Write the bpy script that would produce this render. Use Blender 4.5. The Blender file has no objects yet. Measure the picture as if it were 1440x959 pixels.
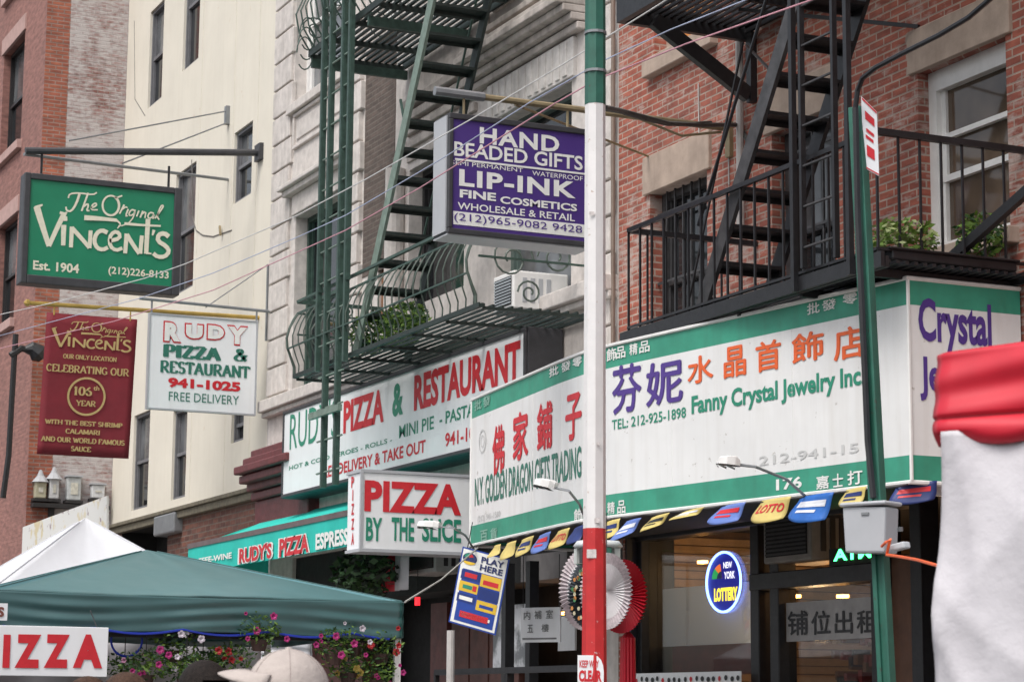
import bpy, bmesh, math, random
from mathutils import Vector as V, Matrix
random.seed(7)
sc = bpy.context.scene
COL = sc.collection
# ------------------------------------------------------------------ camera
FPX = 3200.0; CX, CY = 720.0, 479.5
YAW = math.radians(24.5); PITCH = math.atan(517/3200); RHO = 0.008
CAM = V((0, -9.9, 1.6))
_r0 = V((math.sin(YAW), math.cos(YAW), 0)); _f0 = V((-math.cos(YAW), math.sin(YAW), 0)); _up = V((0, 0, 1))
FWD = _f0*math.cos(PITCH)+_up*math.sin(PITCH); _u0 = _up*math.cos(PITCH)-_f0*math.sin(PITCH)
RGT = _r0*math.cos(RHO)+_u0*math.sin(RHO); UPV = _u0*math.cos(RHO)-_r0*math.sin(RHO)
cam = bpy.data.cameras.new('camera'); cam.sensor_width = 36; cam.lens = 36*FPX/1440
cam.clip_start = 0.1; cam.clip_end = 2000
cam.dof.use_dof = True; cam.dof.focus_distance = 17.5; cam.dof.aperture_fstop = 10
co = bpy.data.objects.new('camera', cam); COL.objects.link(co)
M = Matrix((RGT, UPV, -FWD)).transposed().to_4x4(); M.translation = CAM
co.matrix_world = M
sc.camera = co
# ------------------------------------------------------------------ light
w = bpy.data.worlds.new("World"); sc.world = w; w.use_nodes = True
nt = w.node_tree; nt.nodes.clear()
bg = nt.nodes.new('ShaderNodeBackground'); out = nt.nodes.new('ShaderNodeOutputWorld'); sky = nt.nodes.new('ShaderNodeTexSky')
SUN_EL, SUN_AZ = 58.0, 150.0            # azimuth of the light, clockwise from +Y
sky.sky_type = 'NISHITA'; sky.sun_disc = False; sky.sun_elevation = math.radians(SUN_EL); sky.sun_rotation = math.radians(SUN_AZ)
sky.air_density = 1.0; sky.dust_density = 4.0; sky.ozone_density = 0.6
hs = nt.nodes.new('ShaderNodeHueSaturation'); hs.inputs['Saturation'].default_value = 0.42
nt.links.new(sky.outputs[0], hs.inputs['Color']); nt.links.new(hs.outputs[0], bg.inputs[0])
bg.inputs[1].default_value = 0.12; nt.links.new(bg.outputs[0], out.inputs[0])
sl = bpy.data.lights.new('sun', 'SUN'); sl.energy = 1.2; sl.angle = math.radians(25); sl.color = (1, .975, .94)
so = bpy.data.objects.new('sun', sl); COL.objects.link(so); so.location = (0, -20, 40)
_sd = V((math.sin(math.radians(SUN_AZ))*math.cos(math.radians(SUN_EL)), math.cos(math.radians(SUN_AZ))*math.cos(math.radians(SUN_EL)), math.sin(math.radians(SUN_EL))))
so.rotation_euler = _sd.to_track_quat('Z', 'Y').to_euler()
vs = sc.view_settings; vs.view_transform = 'Standard'; vs.look = 'None'; vs.gamma = 1; vs.use_curve_mapping = False
vs.exposure = 0.78

# ------------------------------------------------------------------ picking points of the site survey on real planes
def ray(x, y): return FWD+RGT*((x-CX)/FPX)-UPV*((y-CY)/FPX)
def on(x, y, p0, n):
    d = ray(x, y); return CAM+d*((p0-CAM).dot(n)/d.dot(n))
def oY(x, y, Y=0.0): return on(x, y, V((0, Y, 0)), V((0, 1, 0)))
def oX(x, y, X): return on(x, y, V((X, 0, 0)), V((1, 0, 0)))
def oZ(x, y, Z): return on(x, y, V((0, 0, Z)), V((0, 0, 1)))

# ------------------------------------------------------------------ materials
def _nt(name):
    m = bpy.data.materials.new(name); m.use_nodes = True
    return m, m.node_tree, m.node_tree.nodes['Principled BSDF']
def _mix(nt, fac, a, b, mode='MIX'):
    n = nt.nodes.new('ShaderNodeMix'); n.data_type = 'RGBA'; n.blend_type = mode
    for s, v in ((n.inputs['Factor'], fac), (n.inputs['A'], a), (n.inputs['B'], b)):
        if hasattr(v, 'default_value') or hasattr(v, 'is_linked'): nt.links.new(v, s)
        elif isinstance(v, (int, float)): s.default_value = v
        else: s.default_value = (*v, 1) if len(v) == 3 else v
    return n.outputs['Result']
def _noise(nt, scale, detail=4, vec=None, rough=.6, stretch=None):
    n = nt.nodes.new('ShaderNodeTexNoise'); n.inputs['Scale'].default_value = scale; n.inputs['Detail'].default_value = detail
    n.inputs['Roughness'].default_value = rough
    g = nt.nodes.new('ShaderNodeNewGeometry'); src = g.outputs['Position']
    if stretch:
        mp = nt.nodes.new('ShaderNodeMapping'); mp.inputs['Scale'].default_value = stretch
        nt.links.new(src, mp.inputs[0]); src = mp.outputs[0]
    nt.links.new(src, n.inputs['Vector'])
    return n.outputs['Fac']
def _ramp(nt, fac, p0, p1, c0=(0, 0, 0, 1), c1=(1, 1, 1, 1)):
    r = nt.nodes.new('ShaderNodeValToRGB'); e = r.color_ramp.elements
    e[0].position = p0; e[1].position = p1; e[0].color = c0; e[1].color = c1
    nt.links.new(fac, r.inputs[0]); return r.outputs[0]
def _bump(nt, b, h, dist=.004, strength=.6):
    n = nt.nodes.new('ShaderNodeBump'); n.inputs['Distance'].default_value = dist; n.inputs['Strength'].default_value = strength
    nt.links.new(h, n.inputs['Height']); nt.links.new(n.outputs[0], b.inputs['Normal'])
_MC = {}
def mat(name, col, rough=.6, metal=0.0, var=.18, scale=6, bump=0.0, spec=.5, streak=0.0, streak_col=None, transl=0.0, spots=0.0, spot_col=(.12, .08, .06), spot_scale=22):
    if name in _MC: return _MC[name]
    m, t, b = _nt(name)
    lo = tuple(c*(1-var) for c in col); hi = tuple(min(1, c*(1+var*.6)) for c in col)
    f = _noise(t, scale)
    c = _mix(t, _ramp(t, f, .3, .7), lo, hi)
    if streak:
        s = _noise(t, 5, 5, stretch=(1.6, 1.6, .12))
        c = _mix(t, _ramp(t, s, .48, .8, (0, 0, 0, 1), (streak,)*3+(1,)), c, streak_col or tuple(x*.45 for x in col))
    if spots:
        c = _mix(t, _ramp(t, _noise(t, spot_scale, 5, rough=.7), .66-.10*spots, .69-.08*spots, (0, 0, 0, 1), (.8,)*3+(1,)), c, spot_col)
    t.links.new(c, b.inputs['Base Color'])
    rr = _noise(t, scale*2.3)
    mr = t.nodes.new('ShaderNodeMapRange'); mr.inputs[3].default_value = max(.03, rough-.12); mr.inputs[4].default_value = min(1, rough+.12)
    t.links.new(rr, mr.inputs[0]); t.links.new(mr.outputs[0], b.inputs['Roughness'])
    b.inputs['Metallic'].default_value = metal; b.inputs['Specular IOR Level'].default_value = spec
    if bump: _bump(t, b, _noise(t, scale*4, 6), bump)
    if transl:
        tr = t.nodes.new('ShaderNodeBsdfTranslucent'); t.links.new(c, tr.inputs[0])
        mx = t.nodes.new('ShaderNodeMixShader'); mx.inputs[0].default_value = transl
        o = t.nodes['Material Output']; t.links.new(b.outputs[0], mx.inputs[1]); t.links.new(tr.outputs[0], mx.inputs[2]); t.links.new(mx.outputs[0], o.inputs[0])
    _MC[name] = m; return m
def brick(name, c1, c2, mortar, white=0.0, white_col=(.55, .5, .46), dirt=.4, rowh=.068, bw=.215, dirt_col=(.07, .055, .05), msize=.011, wscale=1.1):
    if name in _MC: return _MC[name]
    m, t, b = _nt(name)
    g = t.nodes.new('ShaderNodeNewGeometry'); s = t.nodes.new('ShaderNodeSeparateXYZ'); t.links.new(g.outputs['Position'], s.inputs[0])
    ad = t.nodes.new('ShaderNodeMath'); t.links.new(s.outputs[0], ad.inputs[0]); t.links.new(s.outputs[1], ad.inputs[1])
    cb = t.nodes.new('ShaderNodeCombineXYZ'); t.links.new(ad.outputs[0], cb.inputs[0]); t.links.new(s.outputs[2], cb.inputs[1])
    br = t.nodes.new('ShaderNodeTexBrick'); br.inputs['Scale'].default_value = 1; br.inputs['Brick Width'].default_value = bw; br.inputs['Row Height'].default_value = rowh
    br.inputs['Mortar Size'].default_value = msize; br.inputs['Mortar Smooth'].default_value = .25; br.inputs['Bias'].default_value = -.1
    t.links.new(cb.outputs[0], br.inputs['Vector'])
    br.inputs['Color1'].default_value = (*c1, 1); br.inputs['Color2'].default_value = (*c2, 1); br.inputs['Mortar'].default_value = (*mortar, 1)
    # cell-sized colour change from brick to brick
    n = _noise(t, 7, 2, stretch=(.6, .6, 2.1))
    c = _mix(t, .75, br.outputs['Color'], _ramp(t, n, .3, .72, (.55, .52, .5, 1), (1.25, 1.2, 1.15, 1)), 'MULTIPLY')
    big = _noise(t, .7, 5)
    c = _mix(t, _ramp(t, big, .45, .8, (0, 0, 0, 1), (dirt,)*3+(1,)), c, dirt_col)
    st = _noise(t, 4, 4, stretch=(1.5, 1.5, .1))
    c = _mix(t, _ramp(t, st, .55, .8, (0, 0, 0, 1), (dirt*.6,)*3+(1,)), c, dirt_col)
    if white:
        wn = _noise(t, wscale, 6, rough=.75); wn2 = _noise(t, 11, 3, stretch=(.5, .5, 2))
        mm = t.nodes.new('ShaderNodeMath'); mm.operation = 'ADD'; t.links.new(wn, mm.inputs[0])
        m2 = t.nodes.new('ShaderNodeMath'); m2.operation = 'MULTIPLY'; m2.inputs[1].default_value = .6; t.links.new(wn2, m2.inputs[0]); t.links.new(m2.outputs[0], mm.inputs[1])
        c = _mix(t, _ramp(t, mm.outputs[0], .82-.25*white, .98-.15*white), c, white_col)
    t.links.new(c, b.inputs['Base Color']); b.inputs['Roughness'].default_value = .85
    iv = t.nodes.new('ShaderNodeMath'); iv.operation = 'SUBTRACT'; iv.inputs[0].default_value = 1; t.links.new(br.outputs['Fac'], iv.inputs[1])
    _bump(t, b, iv.outputs[0], .006, .7)
    _MC[name] = m; return m
def emit(name, col, strength, base=(0.05, .05, .05)):
    if name in _MC: return _MC[name]
    m, t, b = _nt(name); b.inputs['Base Color'].default_value = (*base, 1)
    b.inputs['Emission Color'].default_value = (*col, 1); b.inputs['Emission Strength'].default_value = strength
    _MC[name] = m; return m
def glass_dark(name, col=(.018, .02, .022), rough=.06, spec=.5):
    if name in _MC: return _MC[name]
    m, t, b = _nt(name)
    c = _mix(t, _ramp(t, _noise(t, 1.3, 3), .35, .7), tuple(x*.6 for x in col), tuple(x*1.7 for x in col)); t.links.new(c, b.inputs['Base Color'])
    b.inputs['Roughness'].default_value = rough; b.inputs['Specular IOR Level'].default_value = spec
    _bump(t, b, _noise(t, 1.6, 2), .012, .25)
    _MC[name] = m; return m
def glass_clear(name):
    if name in _MC: return _MC[name]
    m, t, b = _nt(name); o = t.nodes['Material Output']
    tr = t.nodes.new('ShaderNodeBsdfTransparent'); tr.inputs[0].default_value = (.86, .88, .87, 1)
    gl = t.nodes.new('ShaderNodeBsdfGlossy'); gl.inputs['Roughness'].default_value = .03
    fr = t.nodes.new('ShaderNodeFresnel'); g_ = t.nodes.new('ShaderNodeNewGeometry'); io = t.nodes.new('ShaderNodeMapRange'); io.inputs[3].default_value = 1.6; io.inputs[4].default_value = 1/1.6
    t.links.new(g_.outputs['Backfacing'], io.inputs[0]); t.links.new(io.outputs[0], fr.inputs[0])
    mx = t.nodes.new('ShaderNodeMixShader'); t.links.new(fr.outputs[0], mx.inputs[0]); t.links.new(tr.outputs[0], mx.inputs[1]); t.links.new(gl.outputs[0], mx.inputs[2])
    t.links.new(mx.outputs[0], o.inputs[0]); _MC[name] = m; return m

RED_BRICK = brick('red_brick', (.385, .115, .075), (.285, .08, .056), (.41, .32, .27), white=.05, white_col=(.42, .33, .29), dirt=.58, msize=.0085, rowh=.0655, bw=.205)
OLD_BRICK = brick('old_brick', (.27, .105, .085), (.20, .085, .075), (.27, .22, .2), white=.85, white_col=(.46, .42, .41), dirt=.25)
CORNER_BRICK = brick('corner_brick', (.38, .12, .07), (.29, .09, .06), (.3, .2, .17), dirt=.3)
PINK_BRICK = brick('painted_brick', (.33, .165, .14), (.29, .145, .125), (.3, .15, .13), dirt=.25, msize=.006)
DARK_BRICK = brick('dark_brick', (.13, .098, .085), (.10, .078, .068), (.14, .12, .105), dirt=.35)
GROUND_BRICK = brick('brown_brick', (.20, .08, .055), (.10, .045, .036), (.17, .13, .11), white=.0, dirt=.5, rowh=.085, bw=.24)
CREAM = mat('cream_stucco', (.70, .655, .56), .85, var=.06, scale=1.2, bump=.003, streak=.16, streak_col=(.48, .41, .31), spots=.04, spot_col=(.6, .5, .38), spot_scale=3)
STONE = mat('limestone', (.60, .555, .52), .85, var=.2, scale=7, bump=.005, streak=.4, streak_col=(.26, .22, .19))
STONE_DARK = mat('weathered_limestone', (.46, .415, .38), .88, var=.3, scale=5, bump=.006, streak=.5, streak_col=(.1, .085, .07))
BROWNSTONE = mat('pale_brownstone', (.40, .31, .25), .85, var=.18, scale=6, bump=.003, streak=.35)
PINKSTONE = mat('pink_stone', (.46, .30, .27), .85, var=.15, scale=6, bump=.003)
WHITE_PAINT = mat('white_paint', (.74, .73, .71), .45, var=.08, scale=9, streak=.12)
WHITE_SIGN = mat('white_sign_face', (.80, .81, .82), .35, var=.05, scale=2, streak=.22, streak_col=(.55, .54, .5))
AWN_WHITE = mat('awning_white_vinyl', (.73, .725, .715), .45, var=.07, scale=1.7, streak=.45, streak_col=(.55, .52, .48), spots=.05, spot_col=(.42, .39, .36), spot_scale=9)
AWN_GREEN = mat('awning_green_vinyl', (.04, .29, .19), .5, var=.2, scale=3, streak=.4, streak_col=(.05, .16, .11))
GREEN_METAL = mat('green_iron', (.04, .078, .062), .5, var=.35, scale=14, streak=.3)
PALE_GREEN = mat('pale_green_iron', (.17, .23, .19), .5, var=.25, scale=12, streak=.3)
BLACK_METAL = mat('black_iron', (.012, .012, .014), .45, var=.4, scale=14)
GREY_IRON = mat('worn_black_iron', (.05, .048, .05), .5, var=.5, scale=9)
DARK_FRAME = mat('dark_frame', (.025, .023, .024), .5, var=.3)
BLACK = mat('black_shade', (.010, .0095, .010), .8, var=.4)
GREY_METAL = mat('grey_metal', (.24, .25, .26), .45, .3, var=.15)
SIGN_CASE = mat('sign_case_dark', (.045, .045, .05), .5, var=.25)
GLASS = glass_dark('window_glass'); GLASS_PALE = glass_dark('painted_sky_glass', (.12, .125, .13), .1)  # pale panes: sky reflection put into the base colour
GLASS_BROWN = glass_dark('painted_reflection_glass', (.085, .062, .045), .06)  # brown base colour stands in for brick fronts mirrored in the panes
INK_RED = mat('red_lettering', (.58, .018, .028), .45, var=.1, scale=20)
INK_GREEN = mat('green_lettering', (.02, .235, .145), .45, var=.12, scale=20)
INK_DKGREEN = mat('dark_green_lettering', (.03, .17, .12), .5, var=.2, scale=20)
INK_WHITE = mat('white_lettering', (.78, .78, .75), .45, var=.06, scale=20)
INK_CREAM = mat('cream_lettering', (.74, .70, .56), .5, var=.08, scale=20)
INK_GOLD = mat('gold_lettering', (.50, .36, .15), .5, var=.15, scale=20)
INK_PURPLE = mat('purple_lettering', (.075, .035, .23), .45, var=.12, scale=20)
INK_ORANGE = mat('orange_lettering', (.72, .115, .022), .45, var=.12, scale=20)
INK_FADED = mat('faded_lettering', (.53, .53, .52), .5, var=.03)
INK_BLACK = mat('black_lettering', (.02, .02, .022), .5)
INK_BLUE = mat('blue_print', (.012, .05, .30), .45, var=.1)
INK_YELLOW = mat('yellow_print', (.72, .46, .035), .45, var=.1)
PURPLE = mat('purple_sign_face', (.068, .033, .20), .4, var=.08, scale=3)
SIGN_GREEN = mat('green_sign_face', (.012, .205, .105), .4, var=.07, scale=3)
MAROON = mat('maroon_cloth', (.19, .012, .022), .75, var=.12, scale=5)
TEAL = mat('teal_canvas', (.02, .50, .42), .7, var=.1, scale=3, streak=.15)
TEAL_TRIM = mat('teal_awning_trim', (.14, .11, .11), .6)
CANOPY_GREEN = mat('canopy_green_cloth', (.018, .085, .085), .42, var=.1, scale=2.5, spec=1.0)
_b = CANOPY_GREEN.node_tree.nodes['Principled BSDF']; _b.inputs['Sheen Weight'].default_value = .9; _b.inputs['Coat Weight'].default_value = .3; _b.inputs['Coat Roughness'].default_value = .35; _b.inputs['Sheen Roughness'].default_value = .3; _b.inputs['Sheen Tint'].default_value = (.42, .84, .90, 1)
CANOPY_WHITE = mat('white_tent_cloth', (.68, .69, .72), .7, var=.10, scale=1.5, bump=.004, transl=.15, streak=.15, streak_col=(.5, .5, .5))
SHEET_WHITE = mat('white_sheet_cloth', (.53, .51, .535), .6, var=.07, scale=2.2, bump=.011, streak=.2, streak_col=(.42, .38, .41))
RED_VINYL = mat('red_vinyl', (.55, .012, .03), .45, var=.12, scale=4, streak=.1)
RED_PAINT = mat('red_pole_paint', (.50, .02, .022), .5, var=.2, scale=8, streak=.35, streak_col=(.24, .02, .02), spots=.22, spot_col=(.55, .40, .38))
POLE_GREEN = mat('green_pole_paint', (.02, .115, .08), .5, var=.25, scale=8, streak=.35, spots=.25, spot_col=(.05, .05, .04))
POLE_WHITE = mat('white_pole_paint', (.72, .70, .69), .5, var=.06, scale=10, streak=.3, streak_col=(.48, .40, .37), spots=.18, spot_col=(.45, .33, .27))
WOOD_RED = mat('dark_red_wood', (.10, .028, .024), .55, var=.35, scale=6)
WOOD_BROWN = mat('brown_boards', (.085, .03, .022), .6, var=.4, scale=5)
GOLD_METAL = mat('brass_pole', (.48, .33, .09), .4, .5, var=.2)
RUST_PIPE = mat('weathered_pipe', (.30, .24, .14), .6, .2, var=.3)
LEAF_A = mat('leaf_bright', (.12, .21, .03), .6, var=.35, scale=20, transl=.25)
LEAF_B = mat('leaf_dark', (.028, .075, .02), .6, var=.4, scale=20, transl=.2)
SKIN = mat('skin', (.46, .26, .18), .5, var=.08)
PLASTIC_GREY = mat('grey_plastic', (.40, .41, .43), .5, var=.06)

# ------------------------------------------------------------------ mesh builder
class MB:
    def __init__(s): s.v = []; s.f = []; s.mi = []; s.cuts = []
    def poly(s, pts, m=0):
        n = len(s.v); s.v += [V(p) for p in pts]; s.f.append(tuple(range(n, n+len(pts)))); s.mi.append(m)
    def add(s, vs_, fs, m=0):
        n = len(s.v); s.v += [V(p) for p in vs_]
        for f in fs: s.f.append(tuple(i+n for i in f)); s.mi.append(m)
    def obox(s, c, ex, ey, ez, m=0):
        c, ex, ey, ez = V(c), V(ex), V(ey), V(ez)
        vs_ = [c+ex*a+ey*b+ez*d for a in (-1, 1) for b in (-1, 1) for d in (-1, 1)]
        fs = [(0, 1, 3, 2), (4, 6, 7, 5), (0, 4, 5, 1), (2, 3, 7, 6), (0, 2, 6, 4), (1, 5, 7, 3)]
        if ex.cross(ey).dot(ez) < 0: fs = [tuple(reversed(f)) for f in fs]
        s.add(vs_, fs, m)
    def box(s, lo, hi, m=0):
        lo, hi = V(lo), V(hi); lo2 = V([min(a, b) for a, b in zip(lo, hi)]); hi2 = V([max(a, b) for a, b in zip(lo, hi)]); h = (hi2-lo2)/2
        s.obox((lo2+hi2)/2, (h.x, 0, 0), (0, h.y, 0), (0, 0, h.z), m)
    def bar(s, p, q, w_, h_=None, m=0, up=(0, 0, 1)):
        p, q = V(p), V(q); d = q-p; L = d.length
        if L < 1e-6: return
        d /= L; up = V(up)
        if abs(d.dot(up)) > .98: up = V((0, 1, 0)) if abs(d.y) < .9 else V((1, 0, 0))
        a = d.cross(up).normalized(); b = a.cross(d)
        s.obox((p+q)/2, d*L/2, a*w_/2, b*(h_ or w_)/2, m)
    def tube(s, pts, r, n=8, m=0, closed=False):
        pts = [V(p) for p in pts]; N = len(pts); base = len(s.v); prev = None
        for i, p in enumerate(pts):
            if closed: d = pts[(i+1) % N]-pts[i-1]
            else: d = pts[min(i+1, N-1)]-pts[max(i-1, 0)]
            d = d.normalized() if d.length > 1e-9 else V((0, 0, 1))
            if prev is None:
                a = d.cross(V((0, 0, 1)))
                if a.length < .1: a = d.cross(V((0, 1, 0)))
            else: a = prev-d*prev.dot(d)
            a.normalize(); prev = a; b = d.cross(a)
            rr = r[i] if isinstance(r, (list, tuple)) else r
            for k in range(n):
                t = 2*math.pi*k/n+math.pi/n; s.v.append(p+a*(rr*math.cos(t))+b*(rr*math.sin(t)))
        for i in range(N if closed else N-1):
            for k in range(n):
                i2 = (i+1) % N; k2 = (k+1) % n
                s.f.append((base+i*n+k, base+i*n+k2, base+i2*n+k2, base+i2*n+k)); s.mi.append(m)
        if not closed:
            s.f.append(tuple(base+k for k in reversed(range(n)))); s.mi.append(m)
            s.f.append(tuple(base+(N-1)*n+k for k in range(n))); s.mi.append(m)
    def grid(s, fn, nu, nv, m=0):
        base = len(s.v)
        for j in range(nv+1):
            for i in range(nu+1): s.v.append(V(fn(i/nu, j/nv)))
        for j in range(nv):
            for i in range(nu):
                a = base+j*(nu+1)+i; s.f.append((a, a+1, a+nu+2, a+nu+1)); s.mi.append(m)
    def build(s, name, mats, parent=None, smooth=False, bevel=0.0, thick=0.0):
        if len(s.cuts) > 1 and name == 'lettering' and parent is not None:   # every word or line becomes a part of its own
            ed = s.cuts+[(len(s.v), len(s.f))]; out_ = None
            for (va, fa), (vb, fb) in zip(ed, ed[1:]):
                if fb <= fa: continue
                q = MB(); q.v = s.v[va:vb]; q.f = [tuple(i-va for i in f) for f in s.f[fa:fb]]; q.mi = s.mi[fa:fb]
                out_ = q.build(name, mats, parent, smooth, bevel, thick)
            return out_
        if not isinstance(mats, (list, tuple)): mats = [mats]
        me = bpy.data.meshes.new(name)
        if parent is not None:
            r = parent
            while r.parent: r = r.parent
            org = r.location.copy()
        elif s.v:
            xs = [p.x for p in s.v]; ys = [p.y for p in s.v]; zs = [p.z for p in s.v]
            org = V(((min(xs)+max(xs))/2, (min(ys)+max(ys))/2, min(zs)))
        else: org = V((0, 0, 0))
        me.from_pydata([tuple(p-org) for p in s.v], [], s.f)
        for mm in mats: me.materials.append(mm)
        me.polygons.foreach_set('material_index', s.mi)
        if smooth: me.polygons.foreach_set('use_smooth', [True]*len(s.f))
        me.update()
        o = bpy.data.objects.new(name, me); COL.objects.link(o)
        if parent is not None: o.parent = parent
        else: o.location = org
        if thick:
            md = o.modifiers.new('solid', 'SOLIDIFY'); md.thickness = thick; md.offset = 0
        if bevel:
            md = o.modifiers.new('bevel', 'BEVEL'); md.width = bevel; md.segments = 2; md.limit_method = 'ANGLE'
        return o
def tag(o, label=None, cat=None, group=None, kind=None):
    if label: o['label'] = label
    if cat: o['category'] = cat
    if group: o['group'] = group
    if kind: o['kind'] = kind
    return o
def thing(name, label, cat, loc=(0, 0, 0), group=None):
    o = bpy.data.objects.new(name, None); o.empty_display_size = .3; COL.objects.link(o); o.location = V(loc)
    return tag(o, label, cat, group)

# ------------------------------------------------------------------ lettering
_TC = {}
def text2d(s, bold=0.0, spacing=1.0, shear=0.0):
    k = (s, bold, spacing, shear)
    if k in _TC: return _TC[k]
    cu = bpy.data.curves.new('tmp', 'FONT'); cu.body = s; cu.offset = bold; cu.space_character = spacing; cu.shear = shear
    cu.resolution_u = 3; cu.fill_mode = 'FRONT'; cu.dimensions = '2D'
    ob = bpy.data.objects.new('tmp', cu); COL.objects.link(ob)
    dg = bpy.context.evaluated_depsgraph_get(); dg.update()
    me = bpy.data.meshes.new_from_object(ob.evaluated_get(dg))
    vv = [(v.co.x, v.co.y) for v in me.vertices]; ff = [tuple(p.vertices) for p in me.polygons]
    bpy.data.objects.remove(ob); bpy.data.curves.remove(cu); bpy.data.meshes.remove(me)
    if vv:
        x0 = min(p[0] for p in vv); x1 = max(p[0] for p in vv); y0 = min(p[1] for p in vv); y1 = max(p[1] for p in vv)
        vv = [((x-x0)/(x1-x0 or 1), (y-y0)/(y1-y0 or 1)) for x, y in vv]
    _TC[k] = (vv, ff); return vv, ff
def stroke2d(pts, wfun):
    """a brush stroke along pts; wfun(dx, dy, t) gives the half width"""
    n = len(pts); L = []; R = []
    for i in range(n):
        x0, y0 = pts[max(i-1, 0)]; x1, y1 = pts[min(i+1, n-1)]
        dx, dy = x1-x0, y1-y0; l = math.hypot(dx, dy) or 1; dx /= l; dy /= l
        h = wfun(dx, dy, i/(n-1) if n > 1 else 0); x, y = pts[i]
        L.append((x-dy*h, y+dx*h)); R.append((x+dy*h, y-dx*h))
    vs_ = L+R; fs = [(i, n+i, n+i+1, i+1) for i in range(n-1)]
    return vs_, fs
def arc(cx, cy, rx, ry, a0, a1, n=10):
    return [(cx+rx*math.cos(math.radians(a0+(a1-a0)*i/n)), cy+ry*math.sin(math.radians(a0+(a1-a0)*i/n))) for i in range(n+1)]
_V0 = [(0, 0), (0, 1)]
SERIF = {  # width, strokes, serif feet
 'A': (.8, [[(0, 0), (.5, 1)], [(.5, 1), (1, 0)], [(.2, .33), (.8, .33)]], [(0, 0), (1, 0)]),
 'B': (.7, [[(.12, 0), (.12, 1)], [(.12, 1), (.5, 1)]+arc(.5, .77, .36, .23, 80, -90), [(.5, .54), (.12, .54)], [(.5, .54)]+arc(.52, .27, .42, .27, 85, -90)+[(.12, 0)]], []),
 'C': (.75, [arc(.52, .5, .48, .5, 40, 320, 16)], [(.9, .82)]),
 'D': (.8, [[(.12, 0), (.12, 1)], [(.12, 1), (.4, 1)]+arc(.42, .5, .55, .5, 85, -85, 12)+[(.4, 0), (.12, 0)]], []),
 'E': (.68, [[(.12, 0), (.12, 1)], [(.12, 1), (.95, 1)], [(.12, .52), (.7, .52)], [(.12, 0), (1, 0)], [(.95, .8), (.95, 1)], [(1, 0), (1, .22)]], [(.12, 0), (.12, 1)]),
 'F': (.66, [[(.12, 0), (.12, 1)], [(.12, 1), (.95, 1)], [(.12, .52), (.7, .52)], [(.95, .8), (.95, 1)]], [(.12, 0), (.12, 1)]),
 'G': (.8, [arc(.5, .5, .47, .5, 40, 300, 16), [(.9, .42), (.9, .05)], [(.62, .42), (1, .42)]], []),
 'H': (.85, [[(.1, 0), (.1, 1)], [(.9, 0), (.9, 1)], [(.1, .52), (.9, .52)]], [(.1, 0), (.1, 1), (.9, 0), (.9, 1)]),
 'I': (.3, [[(.5, 0), (.5, 1)]], [(.5, 0), (.5, 1)]),
 'K': (.82, [[(.12, 0), (.12, 1)], [(.9, 1), (.12, .4)], [(.4, .62), (.95, 0)]], [(.12, 0), (.12, 1), (.95, 0), (.88, 1)]),
 'L': (.66, [[(.12, 0), (.12, 1)], [(.12, 0), (1, 0)], [(1, 0), (1, .25)]], [(.12, 0), (.12, 1)]),
 'M': (1.0, [[(.08, 0), (.08, 1)], [(.08, 1), (.5, .1)], [(.5, .1), (.92, 1)], [(.92, 1), (.92, 0)]], [(.08, 0), (.92, 0)]),
 'N': (.85, [[(.1, 0), (.1, 1)], [(.1, 1), (.9, 0)], [(.9, 0), (.9, 1)]], [(.1, 0), (.9, 1), (.1, 1)]),
 'O': (.82, [arc(.5, .5, .48, .5, 0, 360, 20)], []),
 'P': (.68, [[(.14, 0), (.14, 1)], [(.14, 1), (.5, 1)]+arc(.5, .74, .42, .26, 85, -90)+[(.14, .48)]], [(.14, 0), (.14, 1)]),
 'R': (.8, [[(.12, 0), (.12, 1)], [(.12, 1), (.45, 1)]+arc(.45, .74, .4, .26, 85, -90)+[(.12, .48)], [(.42, .48), (.95, 0)]], [(.12, 0), (.12, 1), (.95, 0)]),
 'S': (.62, [arc(.5, .74, .42, .26, 25, 250, 10)+arc(.5, .25, .45, .25, 80, -155, 12)], []),
 'T': (.75, [[(.5, 0), (.5, 1)], [(0, 1), (1, 1)], [(0, .8), (0, 1)], [(1, .8), (1, 1)]], [(.5, 0)]),
 'U': (.82, [[(.12, 1), (.12, .32)]+arc(.5, .3, .38, .3, 185, 355, 10)+[(.88, 1)]], [(.12, 1), (.88, 1)]),
 'V': (.8, [[(0, 1), (.5, 0)], [(.5, 0), (1, 1)]], [(0, 1), (1, 1)]),
 'W': (1.1, [[(0, 1), (.28, 0)], [(.28, 0), (.5, .9)], [(.5, .9), (.72, 0)], [(.72, 0), (1, 1)]], [(0, 1), (1, 1)]),
 'Y': (.78, [[(0, 1), (.5, .48)], [(1, 1), (.5, .48)], [(.5, .48), (.5, 0)]], [(.5, 0), (0, 1), (1, 1)]),
 'Z': (.72, [[(.05, 1), (.95, 1)], [(.95, 1), (.05, 0)], [(.05, 0), (1, 0)], [(.05, .8), (.05, 1)], [(1, 0), (1, .22)]], []),
 '0': (.6, [arc(.5, .5, .46, .5, 0, 360, 18)], []),
 '1': (.4, [[(.5, 0), (.5, 1)], [(.5, 1), (.15, .8)]], [(.5, 0)]),
 '6': (.6, [[(.72, 1), (.38, .86), (.14, .58), (.1, .3)]+arc(.5, .29, .4, .29, 180, 540, 16)], []),
 '&': (.85, [[(1, 0), (.3, .75)]+arc(.42, .82, .2, .18, 200, -60, 10)+[(.2, .45)]+arc(.38, .22, .36, .22, 140, 350, 10)+[(.95, .5)]], [(.95, .5)]),
}
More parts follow.
